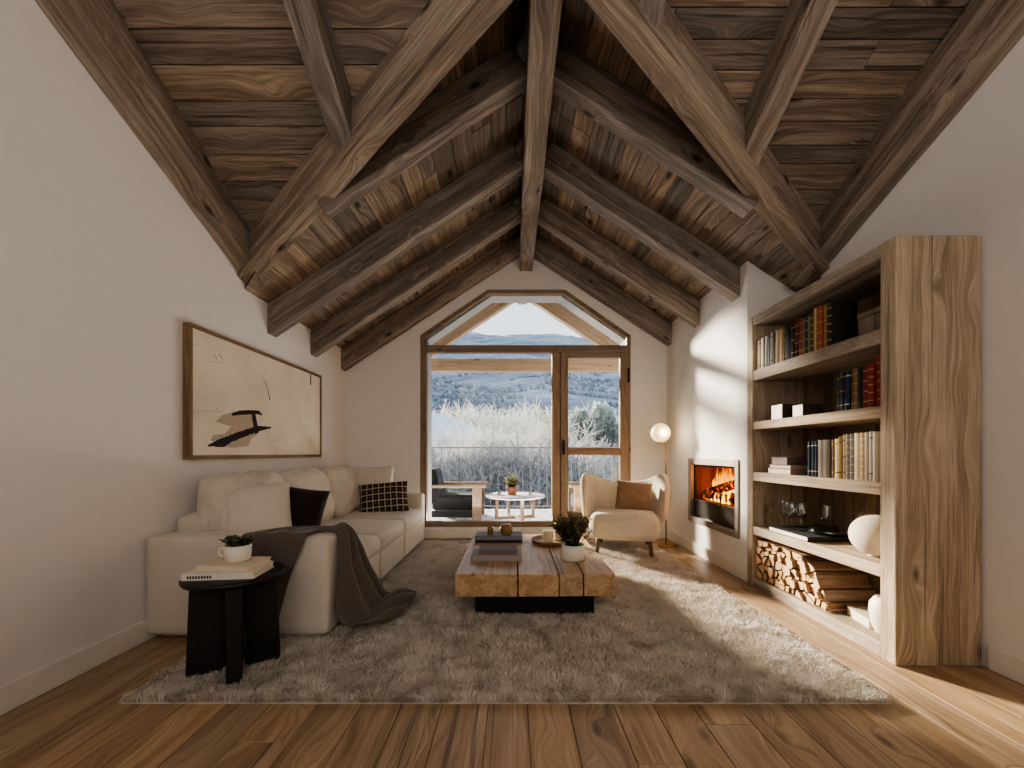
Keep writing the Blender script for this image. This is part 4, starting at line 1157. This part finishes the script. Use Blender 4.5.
for r_ in sorted(LOGS):
    for k, poly in enumerate(sorted(LOGS[r_], key=lambda p: -sum(v[0] for v in p)/len(p))):
        cyy = sum(p[0] for p in poly)/len(poly); czz = sum(p[1] for p in poly)/len(poly)
        q = []
        for p in poly:
            d = math.hypot(p[0]-cyy, p[1]-czz); s_ = max(.3, 1-random.uniform(.005, .011)/max(d, .01)); q.append(((p[0]-cyy)*s_, (p[1]-czz)*s_))
        xf = 2.105+random.uniform(-.015, .02); L = .35+random.uniform(-.02, .015)
        bm = bmesh.new(); fs = add_prism(bm, q, 'X', 0, L)
        bmesh.ops.bevel(bm, geom=[e for e in bm.edges if abs((e.verts[0].co-e.verts[1].co).x) > .1], offset=.003, segments=1, affect='EDGES')
        for f in bm.faces: f.material_index = 1 if abs(f.normal.x) > .9 else 0
        me = bpy.data.meshes.new('firewood_log'); bm.to_mesh(me); bm.free(); me.materials.append(LOGW); me.materials.append(LOGEND)
        o = bpy.data.objects.new('firewood_log', me); COL.objects.link(o); o.location = (xf, cyy, czz)
        tag(o, 'split firewood log in the %s of the stack, %s from the left' % (rownames[r_], ORD[k]), 'log', 'stacked firewood')

# ------------------------------------------------------------------ balcony
ZB = .10
bm = bmesh.new()
xx = -3.0
while xx < 3.2:
    add_box(bm, xx, xx+.138, YB+.345, 7.5, ZB-.04, ZB, .003); xx += .143
add_box(bm, -3.0, 3.2, YB+.345, 7.5, ZB-.25, ZB-.04)
structure(finish('balcony_floor', bm, DECKS))
rl = thing('balcony_railing', 'thin grey metal railing with vertical bars along the balcony edge', 'railing', (0, 7.38, ZB))
bm = bmesh.new(); add_box(bm, -3.0, 3.2, 7.36, 7.40, 1.235, 1.262, .003); finish('top_rail', bm, RAIL, rl)
bm = bmesh.new(); add_box(bm, -3.0, 3.2, 7.37, 7.39, ZB+.06, ZB+.08, .002); finish('bottom_rail', bm, RAIL, rl)
k = 0; xx = -2.05
while xx < 2.2:
    bm = bmesh.new(); add_box(bm, xx-.007, xx+.007, 7.373, 7.387, ZB if k % 7 == 0 else ZB+.08, 1.235); finish('baluster', bm, RAIL, rl); xx += .15; k += 1
# lounge chair, faces +x
def lounge(label):
    o = thing('lounge_chair', label, 'chair', (-.87, 6.50, ZB), 0, 'balcony lounge chairs')
    for s_ in (-1, 1):
        y = s_*.33
        bm = bmesh.new(); add_box(bm, -.46, .47, y-.055, y+.055, .515, .555, .006); finish('armrest', bm, DECKC, o, world=False)
        bm = bmesh.new(); add_box(bm, .26, .40, y-.035, y+.035, 0, .515, .005); finish('front_leg', bm, DECKC, o, world=False)
        bm = bmesh.new(); add_box(bm, -.44, -.38, y-.035, y+.035, 0, .515, .005); finish('rear_leg', bm, DECKC, o, world=False)
        bm = bmesh.new(); add_box(bm, -.38, .26, y-.03, y+.03, .06, .16, .005); finish('side_rail', bm, CHAR, o, world=False)
    bm = bmesh.new(); soft_box(bm, .0, 0, .27, .74, .58, .24, .05, (.01, 0, .02), 8); finish('seat_cushion', bm, CHAR, o, world=False)
    bm = bmesh.new(); soft_box(bm, 0, 0, 0, .17, .58, .56, .05, (.02, 0, .01), 8); bm.transform(Matrix.Translation((-.36, 0, .52)) @ Matrix.Rotation(R(-12), 4, 'Y')); finish('back_cushion', bm, CHAR, o, world=False)
    return o
lc = lounge('charcoal lounge chair with wooden arms on the left of the balcony')
dup(lc, (1.36, 6.50, ZB), PI, 'charcoal lounge chair with wooden arms on the right of the balcony, behind the armchair')
bt = thing('balcony_table', 'round white topped low table with cross base on the balcony', 'table', (.05, 6.45, ZB))
bm = bmesh.new(); add_lathe(bm, [(.47, .345), (.485, .350), (.485, .370), (.475, .376)], 48); finish('tabletop', bm, DECKS, bt, world=False)
for a in (R(20), R(110), R(200), R(290)):
    bm = bmesh.new(); add_box(bm, .29, .335, -.022, .022, 0, .345, .003); bm.transform(Matrix.Rotation(a, 4, 'Z')); finish('leg', bm, DECKC, bt, world=False)
for a in (R(20), R(110)):
    bm = bmesh.new(); add_box(bm, -.29, .29, -.02, .02, .0 if a < 1 else .001, .04, .003); bm.transform(Matrix.Rotation(a, 4, 'Z')); finish('cross_bar', bm, DECKC, bt, world=False)
tp = thing('potted_plant', 'pale green plant in a terracotta pot on the balcony table', 'plant', (.0, 6.43, ZB+.376))
bm = bmesh.new(); add_lathe(bm, [(.065, 0), (.085, .10), (.095, .105), (.095, .135), (.085, .135), (.080, .11)], 24); finish('pot', bm, TERRA, tp, world=False)
foliage('leaves', tp, .11, .135, .22, 70, 16, .018, .032, LEAFO, 15)
for x, lab in ((-.21, 'small white cup on the balcony table, left of the plant'), (.29, 'small white cup on the balcony table, right of the plant')):
    c = thing('cup', lab, 'cup', (x, 6.40, ZB+.376), 0, 'cups on the balcony table')
    bm = bmesh.new(); add_lathe(bm, [(.025, 0), (.030, .003), (.038, .05), (.036, .05), (.028, .006)], 20); finish('cup_body', bm, CERAM, c, world=False)
    bm = bmesh.new(); add_lathe(bm, [(.04, .0), (.06, .004), (.06, .007), (.03, .003)], 24); finish('saucer', bm, CERAM, c, world=False)

# ------------------------------------------------------------------ landscape
def hillz(x, y):
    r = y
    e = np.interp(r, [8, 20, 45, 90, 160, 300, 520, 760, 900], [-4.5, -7, -9, -6, 6, 42, 122, 215, 262])
    k = min(1, max(0, (r-60)/300))
    e += k*(26*noise.noise(Vector((x*.004+3, y*.004, 0)))+10*noise.noise(Vector((x*.013, y*.013, 4)))+3.5*noise.noise(Vector((x*.04, y*.04, 8))))
    e += -.045*(x-30)*min(1, max(0, (y-500)/250))
    e += .7*noise.noise(Vector((x*.06, y*.06, 2)))
    return e
t = NT('frosty_hazy_hillside'); oc = t.obco()
a = t.noise(t.vmath('MULTIPLY', oc, (.010, .030, .03)), 1, 8, .62, .6); b = t.noise(oc, .11, 5, .7)
v = t.math('ADD', t.math('MULTIPLY', a, .7), t.math('MULTIPLY', b, .4))
hc = t.ramp(v, [(.38, lin((112, 118, 127))), (.52, lin((146, 152, 160))), (.64, lin((178, 182, 188))), (.78, lin((208, 210, 213)))])  # frost tones with the distance haze put into the colour
HILLM = t.done(t.pbr(hc, 1, spec=0))
bm = bmesh.new()
ys = np.concatenate([np.linspace(8, 60, 30), np.linspace(66, 300, 60), np.linspace(306, 900, 110)])
G = []
for y in ys:
    w = 14+y*1.15; G.append([bm.verts.new((-w+2*w*i/110+.0, y, hillz(-w+2*w*i/110, y))) for i in range(111)])
for a_, b_ in zip(G, G[1:]):
    for i in range(110): f = bm.faces.new((a_[i], a_[i+1], b_[i+1], b_[i])); f.smooth = True
structure(finish('hillside', bm, HILLM, loc=(0, 0, 0)))
# woods far across the valley
t = NT('hazy_woods'); oc = t.obco()
WOODS = t.done(t.pbr(t.ramp(t.noise(oc, .05, 3), [(.3, lin((116, 122, 131))), (.5, lin((142, 148, 156))), (.7, lin((180, 184, 189)))]), 1, spec=0))  # kept close to the hill tones, haze put into the colour
random.seed(44)
bm = bmesh.new()
for k in range(5200):
    y = 110+420*random.random()**1.2; x = random.uniform(-.42, .55)*y
    if noise.noise(Vector((x*.012, y*.02, 11))) < -.02: continue
    z = hillz(x, y); h = random.uniform(2, 4.4); r = h*random.uniform(.3, .45)
    n = 6; base = [bm.verts.new((x+r*.6*math.cos(q*PI/3), y+r*.6*math.sin(q*PI/3), z)) for q in range(n)]
    mid = [bm.verts.new((x+r*random.uniform(.8, 1.2)*math.cos(q*PI/3+.4), y+r*math.sin(q*PI/3+.4), z+h*.45)) for q in range(n)]
    tp_ = bm.verts.new((x, y, z+h))
    for q in range(n):
        bm.faces.new((base[q], base[(q+1) % n], mid[(q+1) % n], mid[q])); bm.faces.new((mid[q], mid[(q+1) % n], tp_))
tag(finish('woods', bm, WOODS, loc=(0, 0, 0)), 'hazy blue grey frosted woods covering the far hillside', 'woods', kind='stuff')
# snowy knoll
bm = bmesh.new(); n = 28; G = []
for i in range(n+1):
    row_ = []
    for j in range(n+1):
        u, v = -1+2*i/n, -1+2*j/n; d = min(1, math.hypot(u, v))
        row_.append(bm.verts.new((-8.5+10*u, 33+5*v, -8+12.6*(math.cos(d*PI)*.5+.5)**.13+.5*noise.noise(Vector((u*4, v*4, 1))))))
    G.append(row_)
for i in range(n):
    for j in range(n): f = bm.faces.new((G[i][j], G[i+1][j], G[i+1][j+1], G[i][j+1])); f.smooth = True
structure(finish('snowy_knoll', bm, plain('snow', (226, 228, 232), 1, .5, .3, .06, spec=0)))
# frosted trees
def frostmat(name, c, c2):
    t = NT(name); oi = t.n('ShaderNodeObjectInfo')
    col = t.mix(t.noise(t.obco(), 1.3, 3), lin(c), lin(c2))
    d = t.n('ShaderNodeBsdfDiffuse', Color=col); tr = t.n('ShaderNodeBsdfTranslucent', Color=col)
    mx = t.n('ShaderNodeMixShader', Fac=.45); t.t.links.new(d.outputs[0], mx.inputs[1]); t.t.links.new(tr.outputs[0], mx.inputs[2])
    return t.done(mx.outputs[0])
FROST = frostmat('hoar_frost', (252, 248, 242), (226, 222, 218))
FROSTD = frostmat('grey_frost', (196, 196, 198), (150, 150, 153))
TRUNK = plain('frosty_trunk', (120, 114, 110), .9)
def tree_mesh(seed, h, mat, wild=.16, ka=.75, kd=.75):
    rng = random.Random(seed); bm = bmesh.new(); bt_ = bmesh.new()
    def tw(bmx, p, q, r0, r1):
        d = (q-p); a = d.orthogonal().normalized(); b = d.cross(a).normalized()
        A = [bmx.verts.new(p+(a*math.cos(k*2.094)+b*math.sin(k*2.094))*r0) for k in range(3)]
        B = [bmx.verts.new(q+(a*math.cos(k*2.094)+b*math.sin(k*2.094))*r1) for k in range(3)]
        for k in range(3): bmx.faces.new((A[k], A[(k+1) % 3], B[(k+1) % 3], B[k]))
    def grow(p, d, L, r, lev):
        seg = 3; q = p
        for s_ in range(seg):
            nd = (d+Vector((rng.gauss(0, wild), rng.gauss(0, wild), rng.gauss(.03, wild*.7)))).normalized()
            e = q+nd*L/seg
            tw(bt_ if lev <= 1 else bm, q, e, r*(1-.25*s_/seg), r*(1-.25*(s_+1)/seg))
            if lev < 4:
                for _ in range(2 if lev else (1 if s_ else 0)):
                    ax = Vector((rng.gauss(0, 1), rng.gauss(0, 1), rng.gauss(.25, .5))).normalized()
                    grow(e, (nd*kd+ax*ka).normalized(), L*rng.uniform(.55, .75), r*.55, lev+1)
            q = e; d = nd
        if lev < 4:
            for _ in range(2):
                ax = Vector((rng.gauss(0, 1), rng.gauss(0, 1), rng.gauss(.35, .4))).normalized()
                grow(q, (d*.8+ax*.6).normalized(), L*rng.uniform(.6, .75), r*.6, lev+1)
    grow(Vector((0, 0, 0)), Vector((0, 0, 1)), h*.34, h*.016, 0)
    a, b = bpy.data.meshes.new('branches'), bpy.data.meshes.new('trunk')
    # frost thickens the twigs
    bm.to_mesh(a); bm.free(); bt_.to_mesh(b); bt_.free(); a.materials.append(mat); b.materials.append(TRUNK)
    return a, b
def tree_thing(meshes, label, loc, rz, sc, group):
    o = bpy.data.objects.new('frosted_tree', None); COL.objects.link(o); o.location = loc; o.rotation_euler = (0, 0, rz); o.scale = (sc, sc, sc)
    tag(o, label, 'tree', group)
    for nm, me in zip(('branches', 'trunk'), meshes):
        c = bpy.data.objects.new(nm, me); COL.objects.link(c); c.parent = o
    return o
TM = [tree_mesh(s_, 7.5, FROST, .22, .9, .6) for s_ in (1, 2, 3)]; TD = [tree_mesh(s_, 6, FROSTD, .34, 1.1, .42) for s_ in (4, 5)]
random.seed(51)
def put(px, py_top, Y, ms, label, group, hh):
    X = (px-512)/F*Y; ztop = H+(453-py_top)/F*Y; zg = hillz(X, Y)
    tree_thing(ms, label, (X, Y, min(zg, ztop-3)), random.uniform(0, 6.3), max(.3, (ztop-min(zg, ztop-3))/hh), group)
def meshtop(ms): return max(max(v.co.z for v in m.vertices) for m in ms)
HT = [meshtop(m) for m in TM]; HD = [meshtop(m) for m in TD]
spots = [(437, 396, 44), (452, 402, 40), (470, 408, 46), (486, 405, 50), (500, 398, 40), (515, 404, 52), (527, 400, 42), (541, 404, 48), (556, 402, 38), (571, 415, 34), (586, 425, 40), (604, 430, 36), (618, 418, 44), (634, 410, 40), (420, 405, 40), (436, 421, 24), (449, 425, 23), (462, 419, 25), (476, 424, 24), (490, 420, 25), (504, 424, 24), (522, 426, 25), (545, 424, 30), (452, 436, 22), (600, 436, 27), (574, 436, 28)]
for i, (px, py, Y) in enumerate(spots):
    put(px, py, Y, TM[i % 3], 'white hoar frosted bare tree beyond the balcony', 'frosted trees beyond the balcony', HT[i % 3])
spots2 = [(430, 446, 17), (448, 452, 16), (468, 440, 20), (486, 448, 17), (503, 436, 21), (520, 447, 17), (538, 438, 20), (556, 448, 16), (575, 452, 17), (592, 446, 19), (612, 450, 17)]
for i, (px, py, Y) in enumerate(spots2):
    put(px, py, Y, TD[i % 2], 'dark grey frosted thicket tree just behind the balcony railing', 'grey thicket behind the railing', HD[i % 2])
# two rounded frosted evergreens
EVG = leafmat('frosted_evergreen', (126, 134, 126), (178, 184, 174), (224, 227, 220))
def evergreen(px, py_top, py_bot, wpx, Y, label, seed):
    X = (px-512)/F*Y; zt = H+(453-py_top)/F*Y; zb_ = H+(453-py_bot)/F*Y-4; r = wpx/2/F*Y; hgt = zt-zb_
    o = thing('evergreen_tree', label, 'tree', (X, Y, zb_), 0, 'rounded evergreens in the frost')
    rng = random.Random(seed); bm = bmesh.new(); lay = bm.faces.layers.float.new('rnd')
    for k in range(9000):
        u = rng.uniform(-1, 1); a = rng.uniform(0, 2*PI); q = math.sqrt(1-u*u); rad = rng.uniform(.72, 1.0)*(1+.18*noise.noise(Vector((q*math.cos(a)*2.5, q*math.sin(a)*2.5, u*2.5+seed))))
        p = Vector((r*rad*q*math.cos(a), r*rad*q*math.sin(a), hgt*.55+hgt*.45*rad*u))
        d = Vector((q*math.cos(a), q*math.sin(a), u*.6+.5)).normalized()*.28+Vector((rng.gauss(0, .1), rng.gauss(0, .1), rng.gauss(0, .1)))
        leaf(bm, p, p+d, .16, 0, .1, min(1, max(0, .25+.45*u+rng.gauss(.2, .2))), lay)
    finish('foliage', bm, EVG, o, world=False)
    bm = bmesh.new(); add_tube(bm, [(0, 0, -3), (0, 0, hgt*.6)], [.35, .2], 8); finish('trunk', bm, TRUNK, o, world=False)
evergreen(601, 405, 440, 34, 33, 'large round frosted evergreen seen through the door glass', 3)
evergreen(580, 410, 440, 22, 34.5, 'smaller frosted evergreen left of the large round one', 5)

# ------------------------------------------------------------------ light
w = bpy.data.worlds.new('World'); SC.world = w; w.use_nodes = True
nt = w.node_tree; nt.nodes.clear()
def wn(t_): return nt.nodes.new(t_)
tc = wn('ShaderNodeTexCoord'); sp = wn('ShaderNodeSeparateXYZ'); nt.links.new(tc.outputs['Generated'], sp.inputs[0])
rp = wn('ShaderNodeValToRGB'); nt.links.new(sp.outputs[2], rp.inputs[0])
e = rp.color_ramp.elements
e[0].position = 0; e[0].color = lin((214, 217, 221)); e[1].position = .6; e[1].color = lin((176, 196, 220))
m_ = e.new(.30); m_.color = lin((222, 228, 235))
bg = wn('ShaderNodeBackground'); nt.links.new(rp.outputs[0], bg.inputs[0]); bg.inputs[1].default_value = 1.0
ow = wn('ShaderNodeOutputWorld'); nt.links.new(bg.outputs[0], ow.inputs[0])

def lamp(name, typ, energy, col, loc, rot=None, **kw):
    l = bpy.data.lights.new(name, typ); l.energy = energy; l.color = col
    for k, v in kw.items(): setattr(l, k, v)
    o = bpy.data.objects.new(name, l); COL.objects.link(o); o.location = loc
    if rot is not None: o.rotation_euler = rot
    return o
az, el = R(36), R(17)
d = Vector((math.sin(az)*math.cos(el), -math.cos(az)*math.cos(el), -math.sin(el)))
lamp('sun', 'SUN', 11.0, (1.0, .89, .75), (-6, 14, 8), d.to_track_quat('-Z', 'Y').to_euler(), angle=R(6.5))
po = lamp('window_portal', 'AREA', 1, (1, 1, 1), (.18, YB+.34, 1.76), (R(-90), 0, 0), shape='RECTANGLE', size=2.85, size_y=3.25)
po.data.cycles.is_portal = True
lamp('room_fill', 'AREA', 26, (1.0, .96, .92), (.2, -.9, 2.2), (R(104), 0, 0), shape='RECTANGLE', size=3.6, size_y=2.4)
lamp('deck_bounce_fill', 'AREA', 38, (1.0, .95, .90), (.15, YB+.52, .13), (R(-140), 0, 0), shape='RECTANGLE', size=2.5, size_y=.28)  # added lamp hidden behind the sill, imitates sunlight bounced off the deck
lamp('fire_glow', 'POINT', 7, (1.0, .42, .12), (2.27, 4.1, FZ0+.5), shadow_soft_size=.06)
lamp('lamp_bulb', 'POINT', 1.5, (1.0, .82, .58), (1.857, 5.0-.16, 1.40), shadow_soft_size=.05)

# ------------------------------------------------------------------ camera
cam = bpy.data.cameras.new('camera'); co = bpy.data.objects.new('camera', cam); COL.objects.link(co)
co.location = (0, 0, H); co.rotation_euler = (R(90), 0, 0)
cam.sensor_width = 36; cam.sensor_fit = 'HORIZONTAL'; cam.lens = F/1024*36; cam.shift_y = 69/1024; cam.clip_start = .05; cam.clip_end = 2000
SC.camera = co
SC.cycles.use_denoising = True
SC.cycles.max_bounces = 10; SC.cycles.diffuse_bounces = 6; SC.cycles.transparent_max_bounces = 16; SC.cycles.transmission_bounces = 6
SC.cycles.caustics_reflective = False; SC.cycles.caustics_refractive = False
SC.view_settings.view_transform = 'AgX'; SC.view_settings.look = 'AgX - Medium High Contrast'
SC.view_settings.exposure = 1.08
